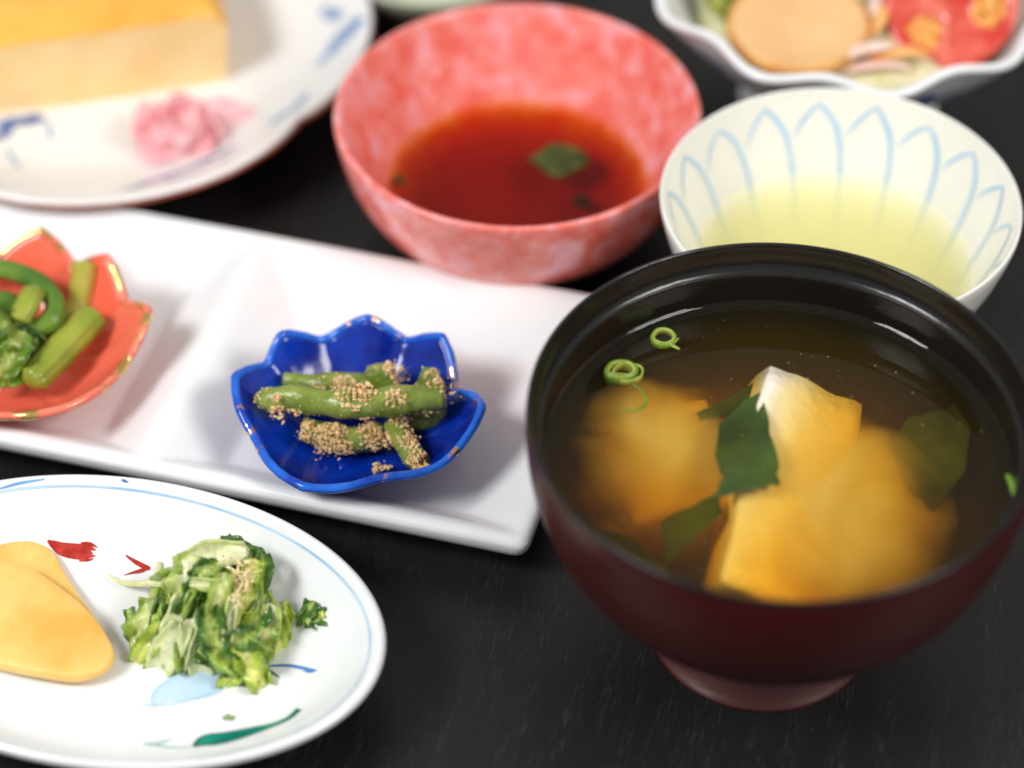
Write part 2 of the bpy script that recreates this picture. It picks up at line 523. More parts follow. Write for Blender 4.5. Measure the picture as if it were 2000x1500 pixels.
def slab(outline, thick, name, mat, parent=None, z=0.0, tilt=(0, 0), bev=0.0006, wav=0.0, loc=None):
    """a closed outline of (x, y), with rounded edges; tilt = dz/dx, dz/dy"""
    pts = smooth_curve(list(outline) + [outline[0]], 6)[:-1]
    n = len(pts)
    cx = sum(p[0] for p in pts) / n; cy = sum(p[1] for p in pts) / n
    def zz(x, y): return z + tilt[0] * (x - cx) + tilt[1] * (y - cy) + wav * noise.noise(Vector((x * 60, y * 60, 0)))
    V, Fc = [], []
    R0 = sum(math.hypot(p[0] - cx, p[1] - cy) for p in pts) / n
    rings = []
    def ring(f, dz):
        rings.append(len(V))
        for p in pts:
            x = cx + (p[0] - cx) * f; y = cy + (p[1] - cy) * f
            V.append((x, y, zz(x, y) + dz))
    fb = 1 - bev / R0
    for f in (.15, .4, .65, .85): ring(f * fb, 0)
    ring(fb, 0); ring(1 - .3 * bev / R0, bev * .3); ring(1, bev); ring(1, thick - bev); ring(1 - .3 * bev / R0, thick - .3 * bev); ring(fb, thick)
    for f in (.85, .65, .4, .15): ring(f * fb, thick)
    for a, b in zip(rings, rings[1:]):
        for k in range(n):
            j = (k + 1) % n
            Fc.append((a + k, a + j, b + j, b + k))
    V.append((cx, cy, zz(cx, cy))); V.append((cx, cy, zz(cx, cy) + thick))
    for k in range(n):
        j = (k + 1) % n
        Fc.append((rings[0] + j, rings[0] + k, len(V) - 2)); Fc.append((rings[-1] + k, rings[-1] + j, len(V) - 1))
    return mk(name, V, Fc, mat, parent)

# ------------------------------------------------------------------ table
tv = []
th = 0.03
for z in (0, -th):
    tv += [(-0.9, -0.7, z), (0.9, -0.7, z), (0.9, 1.1, z), (-0.9, 1.1, z)]
table = mk('table', tv, [(0, 1, 2, 3), (7, 6, 5, 4), (0, 4, 5, 1), (1, 5, 6, 2), (2, 6, 7, 3), (3, 7, 4, 0)], M['black_wood'], smooth=False)
table['kind'] = 'structure'

# ------------------------------------------------------------------ white compartment tray
TU = Vector((math.cos(math.radians(-15.5)), math.sin(math.radians(-15.5)), 0))
TV = Vector((-TU.y, TU.x, 0))
U0, U1 = -0.2695, 0.0212
V0, V1 = -0.0696, 0.0235
RIDGES = [-0.1741, -0.0788]
TR, TF = 0.0160, 0.0075
def smin(a, b, k=0.0025):
    h = max(k - abs(a - b), 0) / k
    return min(a, b) - h * h * k * 0.25
def tray_h(u, v):
    # distance measure to the walls, scaled so that 1 = floor reached
    e = 0.0026
    ds = [(u - U0 - e) / 0.017, (U1 - e - u) / 0.017, (V1 - e - v) / 0.020, (v - V0 - e) / 0.011]
    ds += [(abs(u - r) - 0.0012) / 0.016 for r in RIDGES]
    d = 1.0
    for q in ds: d = smin(d, max(q, 0.0), 0.07)
    d = max(0.0, d)
    # soften the shoulder at the rim
    d = d * d * (1.0 + 0.22) / (d + 0.22) if d < 1 else 1
    return TR - (TR - TF) * min(d, 1.0)
TPIV = Vector((0.00373, -0.07266, 0))   # near right corner of the tray
def tray_pt(u, v, z): return TPIV + TU * (u - U1) + TV * (v - V0) + Vector((0, 0, z))
tray = thing('compartment_tray', tray_pt((U0 + U1) / 2, (V0 + V1) / 2, 0), 'long white porcelain tray with ridge-divided compartments holding the petal dishes', 'tray')
nu, nv = 230, 80
V, Fc = [], []
def rc(u, v, R=0.0032):
    # pull the corners in to a small radius
    uu, vv = u, v
    du = max(0, R - (u - U0), R - (U1 - u)); dv = max(0, R - (v - V0), R - (V1 - v))
    if du > 0 and dv > 0:
        l = math.hypot(du, dv); mx = max(du, dv)
        f = mx / l
        su = 1 if u > (U0 + U1) / 2 else -1; sv = 1 if v > (V0 + V1) / 2 else -1
        uu = u - su * du * (1 - f); vv = v - sv * dv * (1 - f)
    return uu, vv
for i in range(nu + 1):
    for j in range(nv + 1):
        u = U0 + (U1 - U0) * i / nu; v = V0 + (V1 - V0) * j / nv
        h = tray_h(u, v)
        ed = min(u - U0, U1 - u, v - V0, V1 - v)
        if ed < 0.0016: h -= 0.0011 * (1 - ed / 0.0016) ** 2
        a, b_ = rc(u, v)
        V.append(tray_pt(a, b_, h + 0.00025 * noise.noise(Vector((u * 30, v * 30, 2)))))
m_ = nv + 1
for i in range(nu):
    for j in range(nv):
        Fc.append((i * m_ + j, (i + 1) * m_ + j, (i + 1) * m_ + j + 1, i * m_ + j + 1))
loop = [i * m_ for i in range(nu + 1)] + [nu * m_ + j for j in range(1, nv + 1)] + [i * m_ + nv for i in range(nu - 1, -1, -1)] + [j for j in range(nv - 1, 0, -1)]
prev = loop
cu, cv = (U0 + U1) / 2, (V0 + V1) / 2
for (ins, z) in ((-0.0002, 0.0138), (0.0004, 0.0115), (0.0012, 0.0098), (0.0026, 0.0088), (0.008, 0.0070), (0.016, 0.0048)):
    cur = []
    for k in loop:
        p = V[k] - TPIV; u = p.dot(TU) + U1; v = p.dot(TV) + V0
        a = cu + (u - cu) * (1 - ins / (U1 - cu)); b_ = cv + (v - cv) * (1 - ins / (V1 - cv))
        cur.append(len(V)); V.append(tray_pt(a, b_, z))
    n = len(loop)
    for k in range(n):
        j = (k + 1) % n
        Fc.append((prev[k], cur[k], cur[j], prev[j]))
    prev = cur
Fc.append(tuple(prev))
mk('tray_body', V, Fc, M['tray_porcelain'], tray)
# foot under the tray
V, Fc = [], []
ins = 0.014
a0, a1, b0, b1 = U0 + ins, U1 - ins, V0 + ins, V1 - ins
for (z, g) in ((0.0062, 0.0), (0.0006, 0.0015), (0.0, 0.0022)):
    V += [tray_pt(a0 + g, b0 + g, z), tray_pt(a1 - g, b0 + g, z), tray_pt(a1 - g, b1 - g, z), tray_pt(a0 + g, b1 - g, z)]
for r in range(2):
    for k in range(4):
        j = (k + 1) % 4
        Fc.append((r * 4 + k, (r + 1) * 4 + k, (r + 1) * 4 + j, r * 4 + j))
Fc.append((11, 10, 9, 8)); Fc.append((0, 1, 2, 3))
mk('tray_foot', V, Fc, M['tray_porcelain'], tray, smooth=False)

# ------------------------------------------------------------------ petal dishes
def cyc(tab, a):
    """periodic Catmull-like interpolation through (angle_deg, value..., sharp) knots"""
    n = len(tab)
    a = a % 360
    for i in range(n):
        k0 = tab[i]; k1 = tab[(i + 1) % n]
        s = k0[0] % 360; e = k1[0] % 360
        span = (e - s) % 360
        d = (a - s) % 360
        if d <= span:
            t = d / span
            # ease that is straight near tips and round in the notches
            s0, s1 = k0[3], k1[3]
            ts = t * t * (3 - 2 * t)
            w = s0 * (1 - t) + s1 * t
            tt = t * w + ts * (1 - w)
            return k0[1] + (k1[1] - k0[1]) * tt, k0[2] + (k1[2] - k0[2]) * tt
    return tab[0][1], tab[0][2]

def petal_dish(c, zb, knots, glaze, rimmat, label):
    t = thing('petal_dish', (c[0], c[1], zb), label, 'dish', 'petal dishes in the tray')
    n, ns = 216, 22
    V, Fc = [], []
    th = 0.0021
    def surf(a, s, off):
        R, Z = cyc(knots, a)
        f = s ** 0.80
        r = R * (0.06 + 0.94 * f)
        # crease along every petal
        cr = 0
        for k in knots:
            if k[3] > 0.5:
                d = abs((a - k[0] + 180) % 360 - 180)
                cr += math.exp(-(d / 3.5) ** 2)
        z = zb + 0.0045 + (Z - zb - 0.0045) * (s ** 1.9) - cr * 0.0006 * s * (1 - s) * 4
        # offset outwards and down
        r2 = r + off * (0.35 + 0.5 * s); z2 = z - off * (1 - 0.72 * s)
        return Vector((c[0] + r2 * math.cos(math.radians(a)), c[1] + r2 * math.sin(math.radians(a)), z2))
    rows = []
    prof = [(s / ns, 0.0) for s in range(1, ns + 1)] + [(1.008, th * 0.25), (1.006, th * 0.7), (0.985, th)] + [(s / ns, th) for s in range(ns - 1, 0, -1)]
    V.append((c[0], c[1], zb + 0.0045)); rows.append([0])
    for (s, off) in prof:
        row = []
        for k in range(n):
            a = 360 * k / n
            row.append(len(V)); V.append(surf(a, s, off))
        rows.append(row)
    for A, B in zip(rows, rows[1:]):
        for k in range(n):
            j = (k + 1) % n
            Fc.append((A[0], B[k], B[j]) if len(A) == 1 else (A[k], B[k], B[j], A[j]))
    Fc.append(tuple(reversed(rows[-1])))
    body = mk('bowl', V, Fc, glaze, t)
    # little ring foot
    v, f = lathe([(0.0095, zb + 0.0052), (0.0118, zb + 0.0050), (0.0124, zb + 0.0006), (0.0118, zb), (0.0105, zb), (0.0100, zb + 0.0006), (0.0095, zb + 0.0052)], c, 64)
    mk('ring_foot', v, f, glaze, t)
    # worn gilding along the lip
    V, Fc = [], []
    sg = 8
    path = [surf(360 * k / n, 1.004, th * 0.45) for k in range(n)]
    for k in range(n):
        p = path[k]; tt = (path[(k + 1) % n] - path[k - 1]).normalized()
        o_ = Vector((p.x - c[0], p.y - c[1], 0)).normalized(); o_ = (o_ - tt * o_.dot(tt)).normalized(); b_ = tt.cross(o_)
        for q in range(sg):
            an = 2 * PI * q / sg
            rr = 0.00118 * (1 + 0.12 * noise.noise(p * 500))
            V.append(p + (o_ * math.cos(an) + b_ * math.sin(an)) * rr)
    for k in range(n):
        j = (k + 1) % n
        for q in range(sg):
            w = (q + 1) % sg
            Fc.append((k * sg + q, k * sg + w, j * sg + w, j * sg + q))
    mk('gilded_rim', V, Fc, rimmat, body)
    def floor(x, y):
        a = math.degrees(math.atan2(y - c[1], x - c[0])); r = math.hypot(x - c[0], y - c[1])
        R, Z = cyc(knots, a)
        f = max(0, min(1, (r / R - 0.06) / 0.94)); s = f ** (1 / 0.80)
        return zb + 0.0045 + (Z - zb - 0.0045) * s ** 1.9
    return t, floor

BZ = TF
blue_k = [(-9, .0306, .0290, 1), (20, .0248, .0222, 0), (45, .0283, .0290, 1), (66, .0262, .0238, 0), (87, .0258, .0300, 1), (112, .0262, .0238, 0),
          (134, .0286, .0293, 1), (147, .0280, .0240, 0), (168, .0311, .0283, 1), (203, .0262, .0225, 0), (245, .0285, .0232, 1), (285, .0245, .0240, 0), (318, .0282, .0240, .5)]
blue_dish, blue_floor = petal_dish((-0.0385, -0.0330), BZ, blue_k, M['blue_glaze'], M['gold_on_blue'], 'deep cobalt blue petal-shaped dish holding green beans')
or_k = [(0, .0335, .0300, 1), (-22, .0300, .0230, 0)]
or_k = [(5, .0335, .0285, 1), (24, .0285, .0232, 0), (46, .0300, .0300, 1), (64, .0270, .0245, 0), (85, .0310, .0310, 1), (112, .0280, .0245, 0), (140, .031, .030, 1), (165, .028, .024, 0),
        (190, .032, .029, 1), (218, .028, .0235, 0), (245, .031, .025, 1), (268, .0285, .0225, 0), (300, .0310, .0235, 1), (340, .0300, .0225, 0)]
orange_dish, orange_floor = petal_dish((-0.1285, -0.0050), BZ, or_k, M['orange_glaze'], M['gold_on_orange'], 'coral orange petal-shaped dish with gilded edge holding boiled greens')

# ------------------------------------------------------------------ green beans with sesame crumbs
MPP = 0.000127   # metres per photo pixel near the dish, used for thicknesses
bean_surfs = []
def bean(pts, label, seed, ripple=0.0009):
    C = pts
    v, f, mi = tube(C, 16, 7, ripple, 180, 1.0, seed, 0, 0, dome=False)
    mid = C[len(C) // 2]
    o = mk('green_bean', v, f, None, mats=[M['bean'], M['bean_cut']], idx=mi)
    tag(o, label, 'bean', 'sesame green beans in the blue dish')
    bean_surfs.append((v, f, mi))
bean([(*(-0.06407, -0.03089, 0.02500), .0010), (*(-0.06311, -0.03129, 0.02540), .0022), (*(-0.06140, -0.03152, 0.02580), .0030), (*(-0.05853, -0.03174, 0.02620), .0031), (*(-0.04876, -0.03351, 0.02650), .0036), (*(-0.03845, -0.03460, 0.02650), .0034), (*(-0.02884, -0.03402, 0.02700), .0040), (*(-0.01694, -0.03270, 0.02750), .0036)],
     'long thick green bean lying across the top of the pile', 1)
bean([(*(-0.05811, -0.02098, 0.02150), .0022), (*(-0.04963, -0.02208, 0.02220), .0024), (*(-0.04044, -0.02276, 0.02250), .0025), (*(-0.03554, -0.02187, 0.02200), .0024)],
     'slim green bean lying behind the long top bean', 2)
bean([(*(-0.03391, -0.01963, 0.02600), .0030), (*(-0.03329, -0.02136, 0.02350), .0035), (*(-0.03188, -0.02394, 0.02000), .0034)], 'short upright bean stub at the back of the pile', 3)
bean([(*(-0.02048, -0.02322, 0.02800), .0020), (*(-0.02100, -0.02525, 0.02600), .0026), (*(-0.02262, -0.02677, 0.02150), .0028), (*(-0.02469, -0.03063, 0.01800), .0028)], 'bean tip poking up behind the right end of the long bean', 4)
bean([(*(-0.05297, -0.03533, 0.01850), .0030), (*(-0.04716, -0.03616, 0.01750), .0036), (*(-0.04005, -0.03735, 0.01650), .0036), (*(-0.03261, -0.03590, 0.01650), .0034)], 'crumb-coated bean lying below the long top bean', 5)
bean([(*(-0.03030, -0.03514, 0.02050), .0026), (*(-0.02761, -0.03958, 0.01950), .0032), (*(-0.02479, -0.04447, 0.01900), .0031), (*(-0.02237, -0.04850, 0.01950), .0028)], 'bean slanting down towards the front lip of the blue dish', 6)
bean([(*(-0.02601, -0.03152, 0.01650), .0026), (*(-0.02018, -0.03018, 0.01700), .0028), (*(-0.01667, -0.02897, 0.01800), .0026)], 'dark bean half hidden under the right end of the pile', 7)

ico = []
t_ = (1 + 5 ** .5) / 2
icv = [Vector(p).normalized() for p in [(-1, t_, 0), (1, t_, 0), (-1, -t_, 0), (1, -t_, 0), (0, -1, t_), (0, 1, t_), (0, -1, -t_), (0, 1, -t_), (t_, 0, -1), (t_, 0, 1), (-t_, 0, -1), (-t_, 0, 1)]]
icf = [(0, 11, 5), (0, 5, 1), (0, 1, 7), (0, 7, 10), (0, 10, 11), (1, 5, 9), (5, 11, 4), (11, 10, 2), (10, 7, 6), (7, 1, 8), (3, 9, 4), (3, 4, 2), (3, 2, 6), (3, 6, 8), (3, 8, 9), (4, 9, 5), (2, 4, 11), (6, 2, 10), (8, 6, 7), (9, 8, 1)]
CV, CF = [], []
def crumb(p, s):
    b0 = len(CV)
    sc = Vector((random.uniform(.5, 1.7), random.uniform(.5, 1.4), random.uniform(.4, 1.1)))
    rot = Matrix.Rotation(random.uniform(0, 6), 3, 'X') @ Matrix.Rotation(random.uniform(0, 6), 3, 'Z')
    for q in icv:
        CV.append(p + rot @ Vector((q.x * sc.x, q.y * sc.y, q.z * sc.z)) * s * random.uniform(.7, 1.25))
    for f in icf: CF.append(tuple(b0 + k for k in f))
clumps = [(Vector(q), r, n) for q, r, n in [
    ((-0.04331, -0.02731, 0.02620), .0042, 60), ((-0.03956, -0.03488, 0.03000), .0036, 50), ((-0.03678, -0.03393, 0.03050), .003, 40), ((-0.02926, -0.03664, 0.03120), .0028, 40), ((-0.04877, -0.02873, 0.02650), .0022, 22),
    ((-0.05847, -0.03522, 0.02350), .0026, 30), ((-0.05337, -0.03450, 0.02350), .0024, 26), ((-0.05869, -0.03540, 0.02980), .0012, 8),
    ((-0.04491, -0.03948, 0.02050), .0038, 80), ((-0.04300, -0.04193, 0.01750), .0030, 55), ((-0.03397, -0.04120, 0.01950), .0036, 80), ((-0.03570, -0.03777, 0.02150), .0030, 50), ((-0.05132, -0.03908, 0.02100), .0036, 60),
    ((-0.02552, -0.04236, 0.02250), .0028, 34), ((-0.02385, -0.04849, 0.02150), .0026, 36), ((-0.02256, -0.05057, 0.02000), .0018, 18), ((-0.01601, -0.03258, 0.02900), .0030, 45), ((-0.01921, -0.03177, 0.03000), .0026, 26),
    ((-0.02993, -0.02134, 0.02620), .0026, 26), ((-0.03347, -0.04720, 0.01650), .0016, 14), ((-0.03105, -0.04685, 0.01650), .0010, 6), ((-0.02764, -0.03568, 0.02250), .003, 34), ((-0.02187, -0.03390, 0.02400), .003, 30), ((-0.01843, -0.03207, 0.02400), .0030, 30),
    ((-0.02735, -0.02239, 0.02450), .0028, 20), ((-0.02003, -0.02601, 0.02800), .0018, 16), ((-0.04771, -0.04040, 0.01500), .0026, 22)]]
samples = []
for v, f, mi in bean_surfs:
    for q in f:
        P4 = [Vector(v[k]) for k in q]
        nn = (P4[1] - P4[0]).cross(P4[2] - P4[0])
        nn = nn.normalized() if nn.length > 0 else Vector((0, 0, 1))
        for r in range(3):
            w = [random.random() ** .8 for _ in P4]; t = sum(w)
            samples.append((sum((p * (a / t) for p, a in zip(P4, w)), Vector()), nn))
for c, r, n in clumps:
    near = [q for q in samples if (q[0] - c).length < r * 1.15]
    for k in range(int(n * 6)):
        if near and random.random() < .85:
            p, nn = random.choice(near)
            d = abs(random.gauss(0, .45)) * r * max(0, 1 - (p - c).length / (r * 1.2))
            p = p + (CAMB * .6 + Vector((0, 0, .4))) * d
        else:
            p = c + Vector((random.gauss(0, .4), random.gauss(0, .4), random.gauss(0, .3))) * r
        zf = blue_floor(p.x, p.y)
        if p.z < zf + 0.0002: p = Vector((p.x, p.y, zf + 0.0003))
        crumb(p, random.choice((.00010, .00013, .00017, .0002, .00026, .00034, .0005)) * random.uniform(.8, 1.25))
for k in range(520):
    p, nn = random.choice(samples)
    crumb(p, random.uniform(.00012, .00034))
cr = mk('sesame_crumbs', CV, CF, M['crumb'], smooth=False)
tag(cr, 'toasted ground sesame crumbs clinging to the green beans', 'sesame', kind='stuff')

# ------------------------------------------------------------------ boiled greens in the orange dish
bgreens = thing('boiled_greens', (-0.1285, -0.0050, BZ + .005), 'heap of boiled leafy green stems in the orange dish', 'greens')
def stem(pts, mat, parent, seed, ribs=9, d=0.09, name='stem'):
    v, f, mi = tube(pts, 27, 7, 0.0005, 150, 0.8, seed, ribs, d)
    return mk(name, v, f, mat, parent)
M['stem_green'] = mottled('stem_green', (0.20, 0.27, 0.025), (0.34, 0.38, 0.05), 90, rough=0.22, sss=0.2, sss_r=(.6, 1, .2))
M['stem_yellow'] = mottled('stem_yellow', (0.40, 0.36, 0.05), (0.55, 0.48, 0.10), 90, rough=0.22, sss=0.2, sss_r=(.8, 1, .2))
M['stem_dark'] = mottled('stem_dark', (0.07, 0.16, 0.018), (0.15, 0.26, 0.03), 90, rough=0.2)
stem([(*(-0.14076, 0.01494, 0.02700), .0022), (*(-0.13359, 0.01366, 0.02850), .0026), (*(-0.12480, 0.00906, 0.02900), .0028), (*(-0.11902, 0.00234, 0.02750), .0026), (*(-0.12012, -0.00335, 0.02550), .0026), (*(-0.12670, -0.00578, 0.02450), .0026)], M['stem_dark'], bgreens, 1)
stem([(*(-0.11337, 0.01667, 0.02800), .0030), (*(-0.11383, 0.01368, 0.02450), .0030), (*(-0.11502, 0.01017, 0.02000), .0030), (*(-0.11621, 0.00475, 0.01800), .0028)], M['stem_yellow'], bgreens, 2)
stem([(*(-0.10972, 0.00226, 0.02250), .0040), (*(-0.11335, -0.00349, 0.02200), .0044), (*(-0.11769, -0.01168, 0.02150), .0043), (*(-0.12241, -0.02112, 0.02200), .0040)], M['stem_green'], bgreens, 3, 9, .10)
stem([(*(-0.12446, 0.00355, 0.03000), .0030), (*(-0.12532, -0.00080, 0.03000), .0031), (*(-0.12710, -0.00562, 0.02850), .0028)], M['stem_green'], bgreens, 4)
stem([(*(-0.14078, -0.00914, 0.02000), .0030), (*(-0.13307, -0.00544, 0.02200), .0032), (*(-0.12429, -0.00154, 0.02200), .0030), (*(-0.11814, -0.00028, 0.01900), .0026)], M['stem_dark'], bgreens, 5)
stem([(*(-0.14161, 0.00201, 0.02600), .0030), (*(-0.13373, 0.00344, 0.02650), .0030), (*(-0.12839, 0.00255, 0.02550), .0028)], M['stem_dark'], bgreens, 6)
LG = ((0.36, 0.42, 0.10), (0.16, 0.28, 0.03), (0.07, 0.16, 0.02))
leaf('leaf', (-0.12798, -0.01704, 0.02750), .0065, .0050, 60, bgreens, LG, (.2, .1), .5, .35, .2, 11, .0006)
leaf('leaf', (-0.13286, -0.00907, 0.02900), .0060, .0050, 20, bgreens, ((.3,.38,.08),(.05,.13,.015),(.03,.08,.01)), (.1, .3), .4, .4, .2, 12, .0006)
leaf('leaf', (-0.12689, -0.00864, 0.02500), .0060, .0045, -30, bgreens, ((.2,.3,.05),(.05,.14,.015),(.03,.08,.01)), (.1, -.2), .5, .4, .2, 13, .0006)
leaf('leaf', (-0.12897, -0.01811, 0.02400), .0050, .0060, 10, bgreens, ((.36,.46,.08),(.20,.34,.03),(.12,.24,.02)), (-.1, -.2), .4, .35, .2, 14, .0006)

# ------------------------------------------------------------------ oval pickle plate
PC = (-0.0950, -0.0972); PA, PB = 0.0658, 0.0427; PROT = math.radians(-13.8)
PRIM = 0.0200
pl_tab = [(0, .0056), (.45, .0057), (.60, .0062), (.72, .0078), (.82, .0108), (.90, .0146), (.955, .0180), (.985, .0198), (1.0, .0200)]
def plate_h(x, y):
    dx, dy = x - PC[0], y - PC[1]
    c_, s_ = math.cos(-PROT), math.sin(-PROT)
    q = math.hypot((dx * c_ - dy * s_) / PA, (dx * s_ + dy * c_) / PB)
    return interp(pl_sm, q)
pl_sm = [(a, b) for a, b in smooth_curve(pl_tab, 8)]
plate = thing('oval_plate', (*PC, 0), 'oval white plate with thin blue rim line and painted brush strokes', 'plate')
prof = [(0, .0056)] + [(a, b) for a, b in pl_sm if a > 0.02] + [(1.012, .0197), (1.018, .0188), (1.014, .0178), (.985, .0160), (.93, .0128), (.85, .0086), (.74, .0050), (.62, .0030), (.56, .0026), (.55, .0004), (.53, 0), (.50, 0), (.49, .0005), (.48, .0024), (0, .0024)]
v, f = lathe(prof, PC, 192, sx=PA, sy=PB, rot=PROT)
plate_b = mk('plate_body', v, f, M['porcelain'], plate)
def plate_snap(p, lift):
    z = plate_h(p.x, p.y); e = 0.0004
    n = Vector((plate_h(p.x - e, p.y) - plate_h(p.x + e, p.y), plate_h(p.x, p.y - e) - plate_h(p.x, p.y + e), 2 * e)).normalized()
    return Vector((p.x, p.y, z)) + n * lift, n
def on_plate(pts, mat, name='painted_stroke', lift=0.00013, per=8):
    v, f = ribbon([(x, y, z, w) for (x, y, z), w in pts], plate_snap, lift, per)
    return mk(name, v, f, mat, plate_b)
# blue line just inside the rim
line = []
for k in range(0, 241):
    a = 2 * PI * k / 240
    q = 0.955 + 0.004 * math.sin(3 * a + 1)
    x, y = q * PA * math.cos(a), q * PB * math.sin(a)
    w = 0.00030 + 0.00022 * noise.noise(Vector((math.cos(a) * 2.5, math.sin(a) * 2.5, 4)))
    line.append(((PC[0] + x * math.cos(PROT) - y * math.sin(PROT), PC[1] + x * math.sin(PROT) + y * math.cos(PROT), 0), w))
on_plate(line, M['line_blue'], 'blue_rim_line', per=2)
on_plate([((-0.09637, -0.05427, 0.01820), .0001), ((-0.09559, -0.05444, 0.01820), .00035), ((-0.09454, -0.05479, 0.01820), .0001)], M['deep_blue'])
on_plate([((-0.12616, -0.05636, 0.01820), .0002), ((-0.12131, -0.05497, 0.01820), .00035), ((-0.11539, -0.05392, 0.01820), .00015)], M['mid_blue'])
FZ = .0057
# red strokes
on_plate([((-0.11459, -0.06441, 0.00570), .0003), ((-0.11296, -0.06526, 0.00570), .0011), ((-0.11068, -0.06628, 0.00570), .0018), ((-0.10745, -0.06679, 0.00570), .0021), ((-0.10516, -0.06696, 0.00570), .0020), ((-0.10415, -0.06696, 0.00570), .0016)], M['red_paint'])
on_plate([((-0.10642, -0.06492, 0.00570), .0005), ((-0.10414, -0.06492, 0.00570), .0005), ((-0.10214, -0.06577, 0.00570), .0001)], M['red_paint'], lift=.00015)
on_plate([((-0.10604, -0.06594, 0.00570), .0006), ((-0.10402, -0.06594, 0.00570), .0006), ((-0.10256, -0.06645, 0.00570), .0001)], M['red_paint'], lift=.00017)
on_plate([((-0.10592, -0.06696, 0.00570), .0006), ((-0.10440, -0.06696, 0.00570), .0006), ((-0.10322, -0.06730, 0.00570), .0001)], M['red_paint'], lift=.00019)
on_plate([((-0.10604, -0.06797, 0.00570), .0005), ((-0.10402, -0.06797, 0.00570), .0005), ((-0.10253, -0.06780, 0.00570), .0001)], M['red_paint'], lift=.00021)
on_plate([((-0.10642, -0.06898, 0.00570), .0004), ((-0.10441, -0.06898, 0.00570), .0004), ((-0.10293, -0.06865, 0.00570), .0001)], M['red_paint'], lift=.00023)
on_plate([((-0.09508, -0.06780, 0.00570), .0002), ((-0.09221, -0.06983, 0.00570), .0006), ((-0.08926, -0.07150, 0.00570), .0006), ((-0.08900, -0.07167, 0.00570), .0001)], M['red_paint'])
on_plate([((-0.08914, -0.07150, 0.00570), .0003), ((-0.09108, -0.07217, 0.00570), .0006), ((-0.09316, -0.07268, 0.00570), .0003), ((-0.09497, -0.07334, 0.00570), .0001)], M['red_paint'], lift=.00016)
# pale blue leaf with its outline and stalk
on_plate([((-0.08370, -0.11357, 0.00570), .0004), ((-0.08050, -0.10961, 0.00570), .0034), ((-0.07469, -0.10746, 0.00570), .0045), ((-0.06940, -0.10592, 0.00570), .0040), ((-0.06483, -0.10561, 0.00570), .0005)], M['wash_blue'], per=12)
on_plate([((-0.08331, -0.11387, 0.00570), .0003), ((-0.08414, -0.11159, 0.00570), .0004), ((-0.08325, -0.10854, 0.00570), .0004), ((-0.07970, -0.10546, 0.00570), .0003), ((-0.07445, -0.10344, 0.00570), .0003), ((-0.06904, -0.10298, 0.00570), .0002)], M['line_blue'], lift=.00018)
on_plate([((-0.08631, -0.11372, 0.00570), .0001), ((-0.08491, -0.11342, 0.00570), .0003), ((-0.08013, -0.11342, 0.00570), .0002), ((-0.07316, -0.11114, 0.00570), .0002), ((-0.06623, -0.10777, 0.00570), .0002), ((-0.06447, -0.10561, 0.00570), .00015)], M['line_blue'], lift=.00018)
on_plate([((-0.05760, -0.10204, 0.00570), .0003), ((-0.05333, -0.10236, 0.00570), .0004), ((-0.04961, -0.10375, 0.00570), .0005), ((-0.04760, -0.10515, 0.00570), .0007), ((-0.04588, -0.10561, 0.00570), .0002)], M['deep_blue'])
# green leaf stroke near the front
GZ = .0085
on_plate([((-0.07291, -0.12694, 0.00850), .0006), ((-0.07050, -0.12503, 0.00850), .0022), ((-0.06585, -0.12444, 0.00850), .0023), ((-0.06008, -0.12296, 0.00850), .0017), ((-0.05487, -0.12163, 0.00850), .0010), ((-0.05142, -0.12014, 0.00850), .0009), ((-0.04921, -0.11760, 0.00850), .0010)], M['green_outline'], per=10)
on_plate([((-0.07223, -0.12665, 0.00850), .0003), ((-0.07026, -0.12503, 0.00850), .0018), ((-0.06585, -0.12444, 0.00850), .0018), ((-0.06008, -0.12296, 0.00850), .0012), ((-0.05487, -0.12163, 0.00850), .0006), ((-0.05142, -0.12014, 0.00850), .0005), ((-0.04954, -0.11805, 0.00850), .0005)], M['green_paint'], lift=.0002, per=10)
on_plate([((-0.08479, -0.12547, 0.00850), .0002), ((-0.08219, -0.12562, 0.00850), .0007), ((-0.07993, -0.12473, 0.00850), .0003), ((-0.07824, -0.12400, 0.00850), .0001)], M['pale_green_paint'])
on_plate([((-0.08393, -0.12576, 0.00850), .0002), ((-0.07974, -0.12665, 0.00850), .0003), ((-0.07616, -0.12723, 0.00850), .0002), ((-0.07267, -0.12694, 0.00850), .0002)], M['pale_green_paint'])

# yellow pickled radish slices
out1 = [(-0.11666, -0.07643, 0.01200)[:2], (-0.10977, -0.08169, 0.01200)[:2], (-0.10074, -0.09011, 0.01200)[:2], (-0.09503, -0.09835, 0.01200)[:2], (-0.09373, -0.10335, 0.01200)[:2], (-0.09688, -0.10721, 0.01200)[:2], (-0.10265, -0.10890, 0.01200)[:2], (-0.11121, -0.10737, 0.01200)[:2], (-0.11994, -0.10490, 0.01200)[:2], (-0.13138, -0.10086, 0.01200)[:2], (-0.14026, -0.09107, 0.01200)[:2], (-0.13846, -0.07972, 0.01200)[:2], (-0.12943, -0.07410, 0.01200)[:2], (-0.12316, -0.07444, 0.01200)[:2]]
r1 = slab(out1, .0032, 'pickled_radish_slice', M['takuan'], z=.0088, tilt=(0, .07), bev=.0008, wav=.0009)
tag(r1, 'yellow pickled radish slice lying in front of the other slice', 'radish', 'yellow radish slices on the oval plate')
